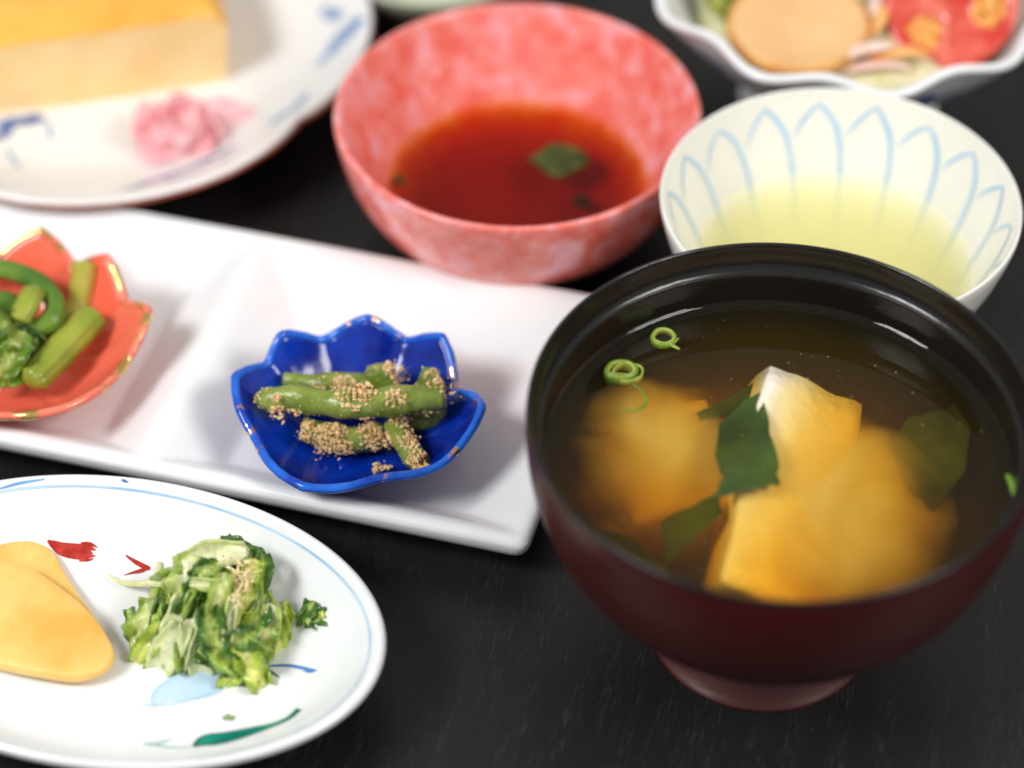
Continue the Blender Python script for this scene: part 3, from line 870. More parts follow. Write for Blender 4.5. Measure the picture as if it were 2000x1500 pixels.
out2 = [(-0.12368, -0.06485, 0.00920)[:2], (-0.11787, -0.06485, 0.00920)[:2], (-0.11263, -0.06824, 0.00920)[:2], (-0.10868, -0.07560, 0.00920)[:2], (-0.10450, -0.08219, 0.00920)[:2], (-0.09982, -0.09028, 0.00920)[:2], (-0.10493, -0.09347, 0.00920)[:2], (-0.11658, -0.08867, 0.00920)[:2], (-0.13083, -0.08382, 0.00920)[:2], (-0.13861, -0.07394, 0.00920)[:2], (-0.13225, -0.06655, 0.00920)[:2]]
r2 = slab(out2, .0030, 'pickled_radish_slice', M['takuan'], z=.0061, tilt=(0.0, .0), bev=.0008, wav=.0006)
tag(r2, 'yellow pickled radish slice partly covered at the back', 'radish', 'yellow radish slices on the oval plate')

# chopped pickled leaf greens
pg = thing('pickled_greens', (*(-0.07297, -0.09236, 0.00600)[:2], .0058), 'heap of chopped pickled leaf greens on the oval plate', 'greens')
PALE = ((0.78, 0.79, 0.52), (0.72, 0.75, 0.42), (0.58, 0.65, 0.26))
PALEG = ((0.74, 0.77, 0.46), (0.58, 0.65, 0.24), (0.32, 0.46, 0.08))
MID = ((0.70, 0.73, 0.34), (0.40, 0.52, 0.09), (0.13, 0.28, 0.04))
DARK = ((0.42, 0.52, 0.12), (0.085, 0.20, 0.03), (0.04, 0.12, 0.02))
LIME = ((0.70, 0.72, 0.20), (0.44, 0.56, 0.06), (0.13, 0.27, 0.03))
LF = [  # centre, half length, half width, angle, colours, tilt, curl, ruffle, bend, seed
    ((-0.07479, -0.08818, 0.01050), .0125, .0125, 0, MID, (0, 0), .5, .3, .3, 1),
    ((-0.06943, -0.09414, 0.01000), .0130, .0110, 70, MID, (.2, 0), .6, .35, .3, 2),
    ((-0.07806, -0.09705, 0.01250), .0090, .0052, 80, PALE, (-.3, .1), .7, .10, .15, 3),
    ((-0.08099, -0.10044, 0.01000), .0075, .0045, 60, PALE, (-.2, -.2), .6, .12, .1, 4),
    ((-0.07425, -0.10050, 0.01100), .0070, .0040, 100, PALE, (0, -.2), .6, .10, .1, 5),
    ((-0.07195, -0.08193, 0.02150), .0088, .0048, 12, PALE, (-.1, .4), .9, .10, .25, 6),
    ((-0.06501, -0.07900, 0.01950), .0052, .0040, -20, DARK, (.3, .4), .4, .3, .1, 7),
    ((-0.07247, -0.08792, 0.02350), .0038, .0034, 30, DARK, (0, .2), .9, .4, .2, 8),
    ((-0.06969, -0.09224, 0.02350), .0058, .0020, -8, PALEG, (0, .1), .9, .12, .2, 9),
    ((-0.07740, -0.08721, 0.02050), .0058, .0042, 75, PALEG, (-.4, .2), .7, .25, .2, 10),
    ((-0.07548, -0.09194, 0.01950), .0056, .0030, 60, DARK, (-.3, 0), .7, .4, .1, 11),
    ((-0.06888, -0.09720, 0.02100), .0085, .0036, 82, MID, (.1, 0), .9, .4, .2, 12),
    ((-0.06994, -0.10168, 0.01800), .0060, .0042, 100, DARK, (.1, -.1), .7, .45, .2, 13),
    ((-0.06580, -0.09917, 0.02000), .0056, .0020, 82, PALE, (.1, .1), 1.0, .1, .1, 14),
    ((-0.06243, -0.08838, 0.02000), .0062, .0036, 70, LIME, (.5, .2), .6, .3, .2, 15),
    ((-0.06029, -0.08736, 0.01700), .0090, .0030, 75, DARK, (.7, .1), .4, .4, .1, 16),
    ((-0.06101, -0.09601, 0.01500), .0070, .0034, 65, DARK, (.4, 0), .6, .4, .1, 17),
    ((-0.05718, -0.09420, 0.01100), .0085, .0042, 110, LIME, (.5, 0), .7, .4, .2, 18),
    ((-0.05810, -0.09741, 0.01200), .0072, .0036, 80, PALEG, (.3, -.1), .8, .35, .2, 19),
    ((-0.05442, -0.09133, 0.00950), .0048, .0022, 85, LIME, (.6, 0), .5, .5, .1, 20),
    ((-0.06458, -0.10325, 0.01300), .0080, .0058, -30, MID, (.2, -.2), .5, .5, .2, 21),
    ((-0.06117, -0.10593, 0.01100), .0062, .0038, -60, LIME, (.2, -.2), .5, .5, .1, 22),
    ((-0.06856, -0.10361, 0.01100), .0060, .0036, -20, DARK, (-.1, -.2), .6, .5, .2, 23),
    ((-0.06554, -0.10620, 0.00850), .0044, .0028, 60, LIME, (0, -.3), .5, .5, .1, 24),
    ((-0.08679, -0.09504, 0.01200), .0066, .0046, 75, MID, (-.3, .1), .6, .45, .2, 25),
    ((-0.08357, -0.09351, 0.01300), .0060, .0030, 80, DARK, (.2, 0), .8, .45, .1, 26),
    ((-0.08599, -0.09888, 0.01000), .0062, .0034, 55, LIME, (-.1, -.2), .7, .3, .2, 27),
    ((-0.08954, -0.09451, 0.00950), .0058, .0026, 110, DARK, (-.5, 0), .5, .3, .1, 28),
    ((-0.08205, -0.09198, 0.01400), .0060, .0024, 100, MID, (0, .2), .9, .4, .1, 29),
    ((-0.06844, -0.07453, 0.01950), .0016, .0016, 0, DARK, (0, .3), .3, .6, .1, 30),
    ((-0.06816, -0.09238, 0.02000), .0050, .0038, 40, LIME, (.1, .1), .6, .4, .2, 31),
    ((-0.06399, -0.10276, 0.01650), .0048, .0034, 20, DARK, (.2, 0), .6, .5, .2, 32),
    ((-0.07971, -0.08854, 0.01650), .0056, .0038, 95, PALEG, (-.5, .1), .6, .3, .2, 33),
    ((-0.05976, -0.10050, 0.01100), .0060, .0036, 60, MID, (.4, -.1), .6, .5, .2, 34),
    ((-0.06317, -0.09390, 0.01900), .0056, .0032, 75, LIME, (.4, .1), .7, .45, .2, 35),
]
for (c, L, W, a, cl, ti, cu_, ru, be, sd) in LF:
    leaf('leaf', c, L, W, a, pg, cl, ti, cu_, ru, be, sd, .0006, nu=18, nv=12)
v, f, mi = tube([(*(-0.09853, -0.07443, 0.00750), .0002), (*(-0.09571, -0.07702, 0.00780), .0007), (*(-0.09081, -0.07917, 0.00950), .0009), (*(-0.08621, -0.08191, 0.01300), .0014), (*(-0.08002, -0.08531, 0.01650), .0018)], 10, 6, .0003, 300, .7, 4)
M['pale_stem'] = mottled('pale_stem', (0.62, 0.66, 0.30), (0.74, 0.74, 0.46), 200, rough=.25, sss=.2)
mk('stem', v, f, M['pale_stem'], pg)
v, f, mi = tube([(*(-0.08527, -0.07611, 0.01350), .0009), (*(-0.08537, -0.07852, 0.01250), .0011), (*(-0.08533, -0.08332, 0.01050), .0013)], 10, 6, .0003, 300, .7, 5)
mk('stem', v, f, M['pale_stem'], pg)
v, f, mi = tube([(*(-0.06021, -0.10356, 0.01000), .0006), (*(-0.05678, -0.10418, 0.00660), .0003), (*(-0.05399, -0.10664, 0.00620), .00025), (*(-0.05235, -0.10971, 0.00620), .00012)], 8, 6, 0, 300, 1, 6)
mk('stem', v, f, M['herb'], pg)
# grated yellow bits on top
M['ginger_bits'] = mottled('ginger_bits', (0.82, 0.60, 0.26), (0.90, 0.74, 0.42), 300, rough=.35, sss=.2)
V, Fc = [], []
for k in range(70):
    p = Vector((-0.06398, -0.08994, 0.02360)) + Vector((random.gauss(0, .0011), random.gauss(0, .0026), random.gauss(0, .0007)))
    d = Vector((random.gauss(0, 1), random.gauss(0, 1), random.gauss(0, .4))).normalized() * random.uniform(.0005, .0016)
    e = Vector((random.gauss(0, 1), random.gauss(0, 1), random.gauss(0, .6))) * .0003
    r_ = random.uniform(.00018, .00042)
    v, f, mi = tube([(*(p - d), r_ * .6), (*(p + e), r_), (*(p + d), r_ * .5)], 6, 3, .0002, 900, 1, k)
    b0 = len(V); V += v; Fc += [tuple(b0 + q for q in t3) for t3 in f]
g_ = mk('grated_topping', V, Fc, M['ginger_bits'], pg); g_['kind'] = 'stuff'
# stray scrap of leaf and a tiny crumb
fr = thing('leaf_scrap', (*(-0.04779, -0.09048, 0.00850)[:2], .008), 'small dark green leaf scrap lying apart near the plate edge', 'greens')
leaf('leaf', (-0.04895, -0.08978, 0.01050), .0034, .0022, 70, fr, DARK, (-.1, .1), .6, .5, .2, 41, .0005, nu=12, nv=10)
leaf('leaf', (-0.04664, -0.09117, 0.01100), .0028, .0024, 20, fr, DARK, (.3, .1), .6, .6, .2, 42, .0005, nu=12, nv=10)
leaf('leaf', (-0.04516, -0.09149, 0.01100), .0018, .0010, 100, fr, LIME, (.3, 0), .6, .4, .2, 43, .0005, nu=12, nv=10)
sc_ = leaf('leaf_crumb', (-0.06573, -0.11774, 0.00640), .0012, .0006, -10, None, DARK, (0, .6), .4, .6, .1, 44, .0003, nu=8, nv=6)
tag(sc_, 'tiny green leaf crumb on bare plate above the green stroke', 'greens')

# ------------------------------------------------------------------ soup bowl
SB = (0.0602, -0.0841)
RIM = .0735
bowl = thing('soup_bowl', (*SB, 0), 'dark red lacquer soup bowl with black inside on a flared foot', 'bowl')
outer = smooth_curve([(.0000, .0120), (.0180, .0122), (.0230, .0138), (.0312, .0188), (.0418, .0282), (.0508, .0410), (.0556, .0545), (.0571, .0650), (.0573, .0700), (.0571, .0728)], 8)
v, f = lathe([(a, b) for a, b in outer], SB, 160)
mk('outer_wall', v, f, M['red_lacquer'], bowl)
inner = smooth_curve([(.0571, .0728), (.05690, .0737), (.05630, .0738), (.05590, .0730), (.0557, .0705), (.0553, .0686), (.0546, .0672), (.0540, .0666)], 6) + smooth_curve([(.05365, .0665), (.05345, .0661), (.0534, .0650), (.0534, .0600), (.0532, .0560), (.0502, .0470), (.0448, .0370), (.0362, .0276), (.0260, .0206), (.0150, .0176), (.0, .0170)], 6)
v, f = lathe([(a, b) for a, b in inner], SB, 160)
mk('black_lining', v, [q[::-1] for q in f] if False else f, M['black_lacquer'], bowl)
v, f = lathe(smooth_curve([(.0, .0130), (.0205, .0130), (.0212, .0105), (.0228, .0065), (.0252, .0028), (.0268, .0010), (.0271, .0004), (.0266, .0), (.0245, .0), (.0235, .0006), (.021, .005), (.0, .006)], 4), SB, 128)
mk('foot', v, f, M['red_lacquer'], bowl)

LV = .0566
lq = [(0, LV), (.040, LV)] + [(.05350 - d, LV + .0019 * math.exp(-d / .0015)) for d in [.012, .009, .007, .0055, .0045, .0038, .0032, .0027, .0023, .0019, .0016, .0013, .0010, .0008, .0006, .0004, .0002, 0]] + [(.0541, LV + .0010), (.0538, .0560), (.0506, .0468), (.0452, .0366), (.0366, .0272), (.0264, .0202), (.0150, .0172), (0, .0166)]
v, f = lathe(lq, SB, 160)
soup = mk('miso_soup', v, f, M['miso'])
def fix_normals(o):
    import bmesh
    bm = bmesh.new(); bm.from_mesh(o.data)
    bmesh.ops.recalc_face_normals(bm, faces=bm.faces)
    bm.to_mesh(o.data); bm.free()
fix_normals(soup)
tag(soup, 'cloudy amber miso soup filling the black-lined bowl', 'soup')

def tofu(c, size, rz, tilt, label, seed):
    n = 10
    V, Fc, key = [], [], {}
    R = (Matrix.Rotation(rz, 3, 'Z') @ Matrix.Rotation(tilt[0], 3, 'X') @ Matrix.Rotation(tilt[1], 3, 'Y'))
    def vid(i, j, k):
        if (i, j, k) in key: return key[(i, j, k)]
        p = Vector((i / n * 2 - 1, j / n * 2 - 1, k / n * 2 - 1))
        q = Vector((p.x * size[0] / 2, p.y * size[1] / 2, p.z * size[2] / 2))
        # round the edges and crumble slightly
        rr = .0012
        h = Vector((max(0, abs(q.x) - size[0] / 2 + rr), max(0, abs(q.y) - size[1] / 2 + rr), max(0, abs(q.z) - size[2] / 2 + rr)))
        if h.length > rr:
            hh = h * (rr / h.length)
            q = Vector([math.copysign(abs(a) - (b - c_), a) for a, b, c_ in zip(q, h, hh)])
        q += Vector((noise.noise(q * 130 + Vector((seed, 0, 0))), noise.noise(q * 130 + Vector((0, seed, 5))), noise.noise(q * 130 + Vector((9, 0, seed))))) * .0011
        key[(i, j, k)] = len(V); V.append(Vector(c) + R @ q)
        return key[(i, j, k)]
    for a in range(n):
        for b_ in range(n):
            for s in (0, n):
                for ax in range(3):
                    def ix(u, w):
                        t = [0, 0, 0]; t[ax] = s; t[(ax + 1) % 3] = u; t[(ax + 2) % 3] = w
                        return vid(*t)
                    q = (ix(a, b_), ix(a + 1, b_), ix(a + 1, b_ + 1), ix(a, b_ + 1))
                    Fc.append(q if s else q[::-1])
    o = mk('tofu_block', V, Fc, M['tofu'])
    return tag(o, label, 'tofu', 'tofu in the soup')
_c = Vector((0.06014, -0.05213, 0.05880)) + Vector((.0026, -.0321, -.0155))
tofu(_c, (.026, .064, .014), math.radians(-13), (math.radians(6.5), math.radians(23)), 'long pale tofu slab whose far corner breaks the soup surface', 3)
tofu((*(0.03754, -0.06979, 0.04000)[:2], .0365), (.028, .032, .016), math.radians(14), (math.radians(2), math.radians(-4)), 'sunken tofu block on the left side of the soup', 8)
def cloud(c, size, rz, seed, dens, label):
    V, Fc = [], []
    nu_, nv_ = 32, 18
    for i in range(nv_ + 1):
        ph = -PI / 2 + PI * i / nv_
        for k in range(nu_):
            a = 2 * PI * k / nu_
            V.append((math.cos(ph) * math.cos(a), math.cos(ph) * math.sin(a), math.sin(ph)))
    for i in range(nv_):
        for k in range(nu_):
            j = (k + 1) % nu_
            Fc.append((i * nu_ + k, i * nu_ + j, (i + 1) * nu_ + j, (i + 1) * nu_ + k))
    o = mk('miso_cloud', V, Fc, cloud_mat('miso_cloud_%d' % seed, dens, seed))
    o.location = c; o.scale = size; o.rotation_euler = (0, 0, rz)
    return tag(o, label, 'miso', kind='stuff')
cloud((*(0.03615, -0.07101, 0.04300)[:2], .0420), (.0280, .0280, .0140), math.radians(12), 3, 600, 'pale cloud of settled miso around the left tofu')
cloud((*(0.05795, -0.07230, 0.04000)[:2], .0385), (.0430, .0380, .0135), 0, 5, 130, 'thin haze of miso spread through the middle of the soup')
cloud((*(0.07418, -0.08982, 0.04300)[:2], .0415), (.0290, .0400, .0150), math.radians(-6), 7, 800, 'pale cloud of settled miso around the middle tofu')

def wak(label, pts, z, seed, slope=(0, 0)):
    q = [Vector(p[:2]) for p in pts]
    out = []
    for a, b_ in zip(q, q[1:] + q[:1]):
        for t in (0, .33, .66):
            p = a.lerp(b_, t)
            out.append((p.x + .0009 * noise.noise(Vector((p.x * 500, p.y * 500, seed))), p.y + .0009 * noise.noise(Vector((p.x * 500, p.y * 500, seed + 9)))))
    o = slab(out, .0005, 'seaweed_piece', M['wakame'], z=z, tilt=slope, bev=.0002, wav=.0028)
    return tag(o, label, 'seaweed', 'seaweed in the soup')
wak('dark green seaweed leaf floating in the middle of the soup', [(0.05827, -0.06053, 0.05450), (0.05940, -0.07138, 0.05450), (0.06049, -0.08211, 0.05450), (0.06041, -0.08937, 0.05450), (0.05563, -0.09128, 0.05450), (0.04970, -0.09335, 0.05450), (0.04557, -0.09493, 0.05450), (0.04768, -0.08857, 0.05450), (0.04680, -0.07966, 0.05450), (0.04816, -0.07054, 0.05450), (0.05271, -0.06463, 0.05450)], .0556, 1, (.10, .02))
wak('dark seaweed piece sunken at the right side of the soup', [(0.10817, -0.05415, 0.05300), (0.11033, -0.05797, 0.05300), (0.10693, -0.06821, 0.05300), (0.10482, -0.07984, 0.05300), (0.09657, -0.08955, 0.05300), (0.09069, -0.07984, 0.05300), (0.08841, -0.06821, 0.05300), (0.09397, -0.06141, 0.05300), (0.10261, -0.05970, 0.05300)], .0485, 2, (.20, .05))
wak('faint seaweed strip below the surface at the left of the soup', [(0.01628, -0.09311, 0.05000), (0.02548, -0.09626, 0.05000), (0.03436, -0.10482, 0.05000), (0.03754, -0.11016, 0.05000), (0.02958, -0.11016, 0.05000), (0.02064, -0.10405, 0.05000)], .0455, 3)
wak('thin sunken seaweed strip behind the left tofu', [(0.04338, -0.06212, 0.05200), (0.05093, -0.05695, 0.05200), (0.05855, -0.05207, 0.05200), (0.05815, -0.05782, 0.05200), (0.05182, -0.06212, 0.05200), (0.04445, -0.06467, 0.05200)], .0500, 4, (.15, 0))
wak('seaweed piece deep under the front of the soup', [(0.03374, -0.09442, 0.04800), (0.04089, -0.09125, 0.04800), (0.04687, -0.08885, 0.04800), (0.04771, -0.09442, 0.04800), (0.04040, -0.10069, 0.04800), (0.03443, -0.10533, 0.04800)], .0480, 5, (.2, .1))

def scallion(c, r, w, h, label, rot=0, sq=1.0, inner=True, tiltv=(0, 0)):
    t = thing('scallion_ring', (c[0], c[1], c[2]), label, 'scallion', 'scallion rings on the soup')
    n = 56
    def ringmesh(cc, r, w, h, mat, seed, name, dz=0.0):
        V, Fc = [], []
        pr = [(-w, -h), (-w * .6, -h * 1.05), (w * .6, -h * 1.05), (w, -h), (w, h * .7), (w * .5, h), (-w * .5, h), (-w, h * .7)]
        for k in range(n):
            a = 2 * PI * k / n
            q = r * (1 + .09 * noise.noise(Vector((math.cos(a) * 1.2, math.sin(a) * 1.2, seed))))
            for (dr, dz_) in pr:
                rr = q + dr
                x = rr * math.cos(a); y = rr * math.sin(a) * sq
                V.append((cc[0] + x * math.cos(rot) - y * math.sin(rot), cc[1] + x * math.sin(rot) + y * math.cos(rot), cc[2] + dz_ + dz + tiltv[0] * x + tiltv[1] * y))
        m = len(pr)
        for k in range(n):
            j = (k + 1) % n
            for q in range(m):
                w_ = (q + 1) % m
                Fc.append((k * m + q, k * m + w_, j * m + w_, j * m + q))
        o = mk(name, V, Fc, mat, t); fix_normals(o)
        return o
    ringmesh(c, r, w, h, M['scallion_skin'], 1.0, 'skin')
    ringmesh((c[0], c[1], c[2]), r - w * .95, w * .62, h * 1.02, M['scallion'], 1.0, 'flesh', 0.0001)
    return t, ringmesh
s1, rm = scallion((0.03633, -0.04236, 0.05660), .0028, .00040, .0008, 'green scallion ring with a split tail, farther from the rim', 0)
v, f, mi = tube([(*(0.03745, -0.04472, 0.05680), .0003), (*(0.03864, -0.04543, 0.05680), .0005), (*(0.03993, -0.04650, 0.05680), .0003)], 8, 5, 0, 300, .5, 2)
mk('torn_end', v, f, M['scallion'], s1)
v, f, mi = tube([(*(0.03818, -0.04472, 0.05680), .0003), (*(0.03920, -0.04375, 0.05690), .0003), (*(0.03999, -0.04268, 0.05690), .0001)], 8, 5, 0, 300, .5, 2)
mk('torn_end', v, f, M['scallion'], s1)
s2, rm = scallion((0.02576, -0.05459, 0.05680), .0036, .00052, .0014, 'thick double scallion ring trailing a thin curled strand', 0.1, .78, True, (0, .06))
rm((*(0.02731, -0.05515, 0.05700),), .0036, .00020, .0008, M['scallion'], 2.0, 'second_layer')
v, f, mi = tube([(*(0.02841, -0.05855, 0.05660), .0003), (*(0.03010, -0.05911, 0.05580), .0003), (*(0.03146, -0.06207, 0.05500), .0004), (*(0.03018, -0.06460, 0.05480), .0004), (*(0.02752, -0.06528, 0.05480), .0003), (*(0.02574, -0.06446, 0.05500), .0002)], 8, 6, 0, 300, .6, 3)
mk('strand', v, f, M['scallion_skin'], s2)
v, f, mi = tube([(*(0.02345, -0.05480, 0.05700), .0002), (*(0.02560, -0.05536, 0.05720), .0002), (*(0.02802, -0.05532, 0.05700), .0002)], 8, 6, 0, 300, .6, 3)
mk('inner_membrane', v, f, M['scallion'], s2)
v, f, mi = tube([(*(0.11227, -0.08823, 0.05700), .0006), (*(0.11298, -0.09113, 0.05720), .0009), (*(0.11302, -0.09427, 0.05700), .0007)], 10, 6, .0001, 300, .7, 4)
M['bright_green'] = mottled('bright_green', (.16, .36, .03), (.28, .50, .06), 300, rough=.3)
o = mk('scallion_scrap', v, f, M['bright_green'])
tag(o, 'bright green scallion scrap floating against the right wall', 'scallion')
# small flecks floating on the broth
V, Fc = [], []
for k in range(110):
    a = random.uniform(0, 2 * PI); r = .050 * math.sqrt(random.random())
    p = Vector((SB[0] + r * math.cos(a), SB[1] + r * math.sin(a), LV - .0001))
    b0 = len(V); s_ = random.choice((.00006, .00008, .0001, .00016))
    for q in icv: V.append(p + Vector((q.x, q.y, q.z * .5)) * s_ * random.uniform(.7, 1.4))
    for t3 in icf: Fc.append(tuple(b0 + z for z in t3))
o = mk('soup_flecks', V, Fc, mottled('fleck', (.45, .38, .16), (.62, .54, .28), 900, rough=.4))
tag(o, 'tiny pale flecks scattered over the soup surface', 'flecks', kind='stuff')

# ------------------------------------------------------------------ pink sauce bowl
PK = (0.0015, 0.0645)
pink = thing('sauce_bowl', (*PK, 0), 'mottled coral pink bowl holding dark red dipping sauce', 'bowl')
PR = .0506
o_prof = smooth_curve([(.0, .0046), (.0200, .0046), (.0225, .0048), (.0318, .0066), (.0408, .0136), (.0468, .0240), (.0498, .0350), (.0505, .0405)], 6)
i_prof = smooth_curve([(.0505, .0405), (.0503, .0418), (.0494, .0422), (.0484, .0416), (.0470, .0385), (.0425, .0275), (.0370, .0172), (.0310, .0110), (.0230, .0082), (.0120, .0074), (.0, .0073)], 6)
v, f = lathe([tuple(p) for p in o_prof], PK, 144)
mk('outer_wall', v, f, M['coral_glaze'], pink)
v, f = lathe([tuple(p) for p in i_prof], PK, 144)
mk('inner_wall', v, f, M['coral_inside'], pink)
v, f = lathe([(.0185, .0060), (.0225, .0060), (.0232, .0020), (.0230, .0006), (.0222, 0), (.0200, 0), (.0192, .0006), (.0185, .0060)], PK, 96)
mk('ring_foot', v, f, M['coral_glaze'], pink)
SV = .0172
v, f = lathe([(0, SV), (.0355, SV), (.0365, SV + .0002), (.0371, SV + .0007), (.0376, SV + .0006), (.0374, .0171), (.0314, .0108), (.0234, .0080), (.0120, .0072), (0, .0071)], PK, 128)
sauce = mk('dipping_sauce', v, f, M['sauce']); fix_normals(sauce)
tag(sauce, 'clear dark red-brown dipping sauce in the coral bowl', 'sauce')
o = slab([p[:2] for p in [(0.00465, 0.07361, 0.01720), (0.00905, 0.07799, 0.01720), (0.01170, 0.08008, 0.01720), (0.01536, 0.08008, 0.01720), (0.02013, 0.07730, 0.01720), (0.02179, 0.07315, 0.01720), (0.01852, 0.06950, 0.01720), (0.01384, 0.06587, 0.01720), (0.01011, 0.06723, 0.01720), (0.00725, 0.07132, 0.01720)]], .0012, 'herb_leaf', M['herb'], z=SV - .0006, bev=.0003, wav=.001)
tag(o, 'dark green herb piece floating on the red sauce', 'herb')
o = slab([p[:2] for p in [(0.01655, 0.06095, 0.01400), (0.02020, 0.06320, 0.01400), (0.02228, 0.05984, 0.01400), (0.01864, 0.05717, 0.01400)]], .0008, 'herb_leaf', M['herb'], z=.0125, bev=.0002, wav=.001)
tag(o, 'small dark herb scrap sunk below the larger herb piece', 'herb')
o = slab([p[:2] for p in [(-0.03344, 0.06542, 0.01720), (-0.03174, 0.06655, 0.01720), (-0.02995, 0.06451, 0.01720), (-0.03132, 0.06227, 0.01720)]], .0008, 'herb_leaf', M['herb'], z=SV - .0005, bev=.0002, wav=.001)
tag(o, 'tiny green herb fleck at the left edge of the sauce', 'herb')

# ------------------------------------------------------------------ tea cup
TC = (0.0846, 0.0154)
cup = thing('tea_cup', (*TC, 0), 'white tea cup with pale blue petal lines inside', 'cup')
ci = [(.0, .0060), (.012, .0062), (.0222, .0090), (.0300, .0150), (.0346, .0225), (.0376, .0305), (.0414, .0400), (.0443, .0478), (.0453, .0508)]
cin = smooth_curve(ci, 8)
co = smooth_curve([(.0453, .0508), (.0456, .0518), (.0461, .0520), (.0465, .0512), (.0460, .0480), (.0437, .0400), (.0400, .0305), (.0368, .0220), (.0318, .0130), (.0250, .0072), (.0228, .0055), (.0226, .0010), (.0222, 0), (.0205, 0), (.0198, .0010), (.0195, .0045), (.0, .0047)], 6)
v, f = lathe([tuple(p) for p in cin], TC, 144)
cup_in = mk('inner_wall', v, f, M['cup_inside'], cup)
v, f = lathe([tuple(p) for p in co], TC, 144)
cup_out = mk('outer_wall', v, f, M['cup_porcelain'], cup)
cin_z = [(b, a) for a, b in cin]
cout_z = sorted([(b, a) for a, b in co if b > .006 and b < .0513])
def cup_snap_in(p, lift):
    a = math.atan2(p.y - TC[1], p.x - TC[0])
    r = interp(cin_z, p.z) - lift
    e = .0005; sl = (interp(cin_z, p.z + e) - interp(cin_z, p.z - e)) / (2 * e)
    n = Vector((-math.cos(a), -math.sin(a), sl)).normalized()
    return Vector((TC[0] + r * math.cos(a), TC[1] + r * math.sin(a), p.z + lift * .4)), n
def cup_snap_out(p, lift):
    a = math.atan2(p.y - TC[1], p.x - TC[0])
    r = interp(cout_z, p.z) + lift
    n = Vector((math.cos(a), math.sin(a), -.3)).normalized()
    return Vector((TC[0] + r * math.cos(a), TC[1] + r * math.sin(a), p.z)), n
def cup_line(adeg, pts, w, mat, snap=cup_snap_in, name='petal_line'):
    P = []
    for (da, z, ww) in pts:
        a = math.radians(adeg + da); r = interp(cin_z if snap is cup_snap_in else cout_z, z)
        P.append((TC[0] + r * math.cos(a), TC[1] + r * math.sin(a), z, ww * w))
    v, f = ribbon(P, snap, .00015, 7)
    mk(name, v, f, mat, cup_in if snap is cup_snap_in else cup_out)
NPET = 18
for k in range(NPET):
    a0 = 91.5 + 360 / NPET * k
    jit = .0006 * math.sin(k * 2.3)
    # tip, then down the right side into the tea; the left half of the arch is a lighter short stroke
    cup_line(a0, [(0, .0480 + jit, .6), (-3.2, .0456, 1.0), (-6.8, .0415, 1.15), (-9.0, .0350, 1.0), (-9.8, .0270, .8), (-10, .0180, .7), (-10, .0110, .4)], .00066, M['cup_blue'])
    cup_line(a0, [(-0.6, .0481 + jit, .5), (3.4, .0458, 1.0), (7.0, .0425, .8), (9.2, .0395, .2)], .00054, M['cup_blue'])
for k in range(10):
    a0 = -90 + 360 / 10 * k + 4
    cup_line(a0, [(-5, .0400, .2), (-2, .0415, 1.0), (3, .0402, 1.1), (6, .0370, .3)], .0018, M['deep_blue'], cup_snap_out, 'outer_brush_mark')
    cup_line(a0 + 16, [(0, .0470, .3), (-1, .0390, .8), (-2, .0280, .8), (-3, .0200, .2)], .0006, M['cup_blue'], cup_snap_out, 'outer_brush_mark')
TVZ = .0300
rt = interp(cin_z, TVZ)
v, f = lathe([(0, TVZ), (rt - .0016, TVZ), (rt - .0006, TVZ + .0002), (rt, TVZ + .0006), (rt + .0004, TVZ + .0004), (interp(cin_z, .0225) + .0003, .0224), (.0303, .0148), (.0225, .0088), (.012, .0060), (0, .0058)], TC, 128)
tea = mk('green_tea', v, f, M['tea']); fix_normals(tea)
tag(tea, 'pale yellow-green tea in the white cup', 'tea')

# ------------------------------------------------------------------ plate with rolled omelette
OP = (-0.1262, 0.1325)
OR = .0818
def scal(a): # shallow lobes with soft notches
    q = abs(math.sin(2.5 * (a + math.radians(35))))
    return 0.060 * (q ** 0.55) - 0.045
op_tab = [(0, .0075), (.30, .0075), (.55, .0080), (.68, .0098), (.80, .0135), (.90, .0175), (.97, .0208), (1.0, .0218)]
op_sm = smooth_curve(op_tab, 8)
op = thing('lobed_plate', (*OP, 0), 'white lobed plate with blue brush decoration under the omelette', 'plate')
prof = [(0, .0075, 0)] + [(a * OR, b, max(0, (a - .5) / .5)) for a, b in op_sm if a > .02] + [(1.010 * OR, .0216, 1), (1.013 * OR, .0206, 1), (1.006 * OR, .0196, 1), (.96 * OR, .0168, .95), (.86 * OR, .0118, .7), (.70 * OR, .0062, .4), (.60 * OR, .0045, .1), (.585 * OR, .0006, 0), (.575 * OR, 0, 0), (.55 * OR, 0, 0), (.54 * OR, .0008, 0), (.53 * OR, .0040, 0), (0, .0042, 0)]
v, f = lathe(prof, OP, 240, rmod=scal)
op_b = mk('plate_body', v, f, M['plate_porcelain'], op)
# brown glaze line on the lip of the plate
V, Fc = [], []
n = 240; sg = 6
pth = [Vector((OP[0] + 1.0125 * OR * (1 + scal(2 * PI * k / n)) * math.cos(2 * PI * k / n), OP[1] + 1.0125 * OR * (1 + scal(2 * PI * k / n)) * math.sin(2 * PI * k / n), .0200)) for k in range(n)]
for k in range(n):
    tt = (pth[(k + 1) % n] - pth[k - 1]).normalized(); s = tt.cross(Vector((0, 0, 1)))
    for q in range(sg):
        an = 2 * PI * q / sg
        V.append(pth[k] + (s * math.cos(an) + Vector((0, 0, 1)) * math.sin(an)) * .00075)
for k in range(n):
    j = (k + 1) % n
    for q in range(sg):
        w = (q + 1) % sg
        Fc.append((k * sg + q, j * sg + q, j * sg + w, k * sg + w))
mk('brown_lip', V, Fc, M['iron_brown'], op_b)
def op_h(x, y):
    a = math.atan2(y - OP[1], x - OP[0]); r = math.hypot(x - OP[0], y - OP[1]) / OR
    q = r
    for _ in range(4): q = r / (1 + max(0, (q - .5) / .5) * scal(a))
    return interp(op_sm, q)
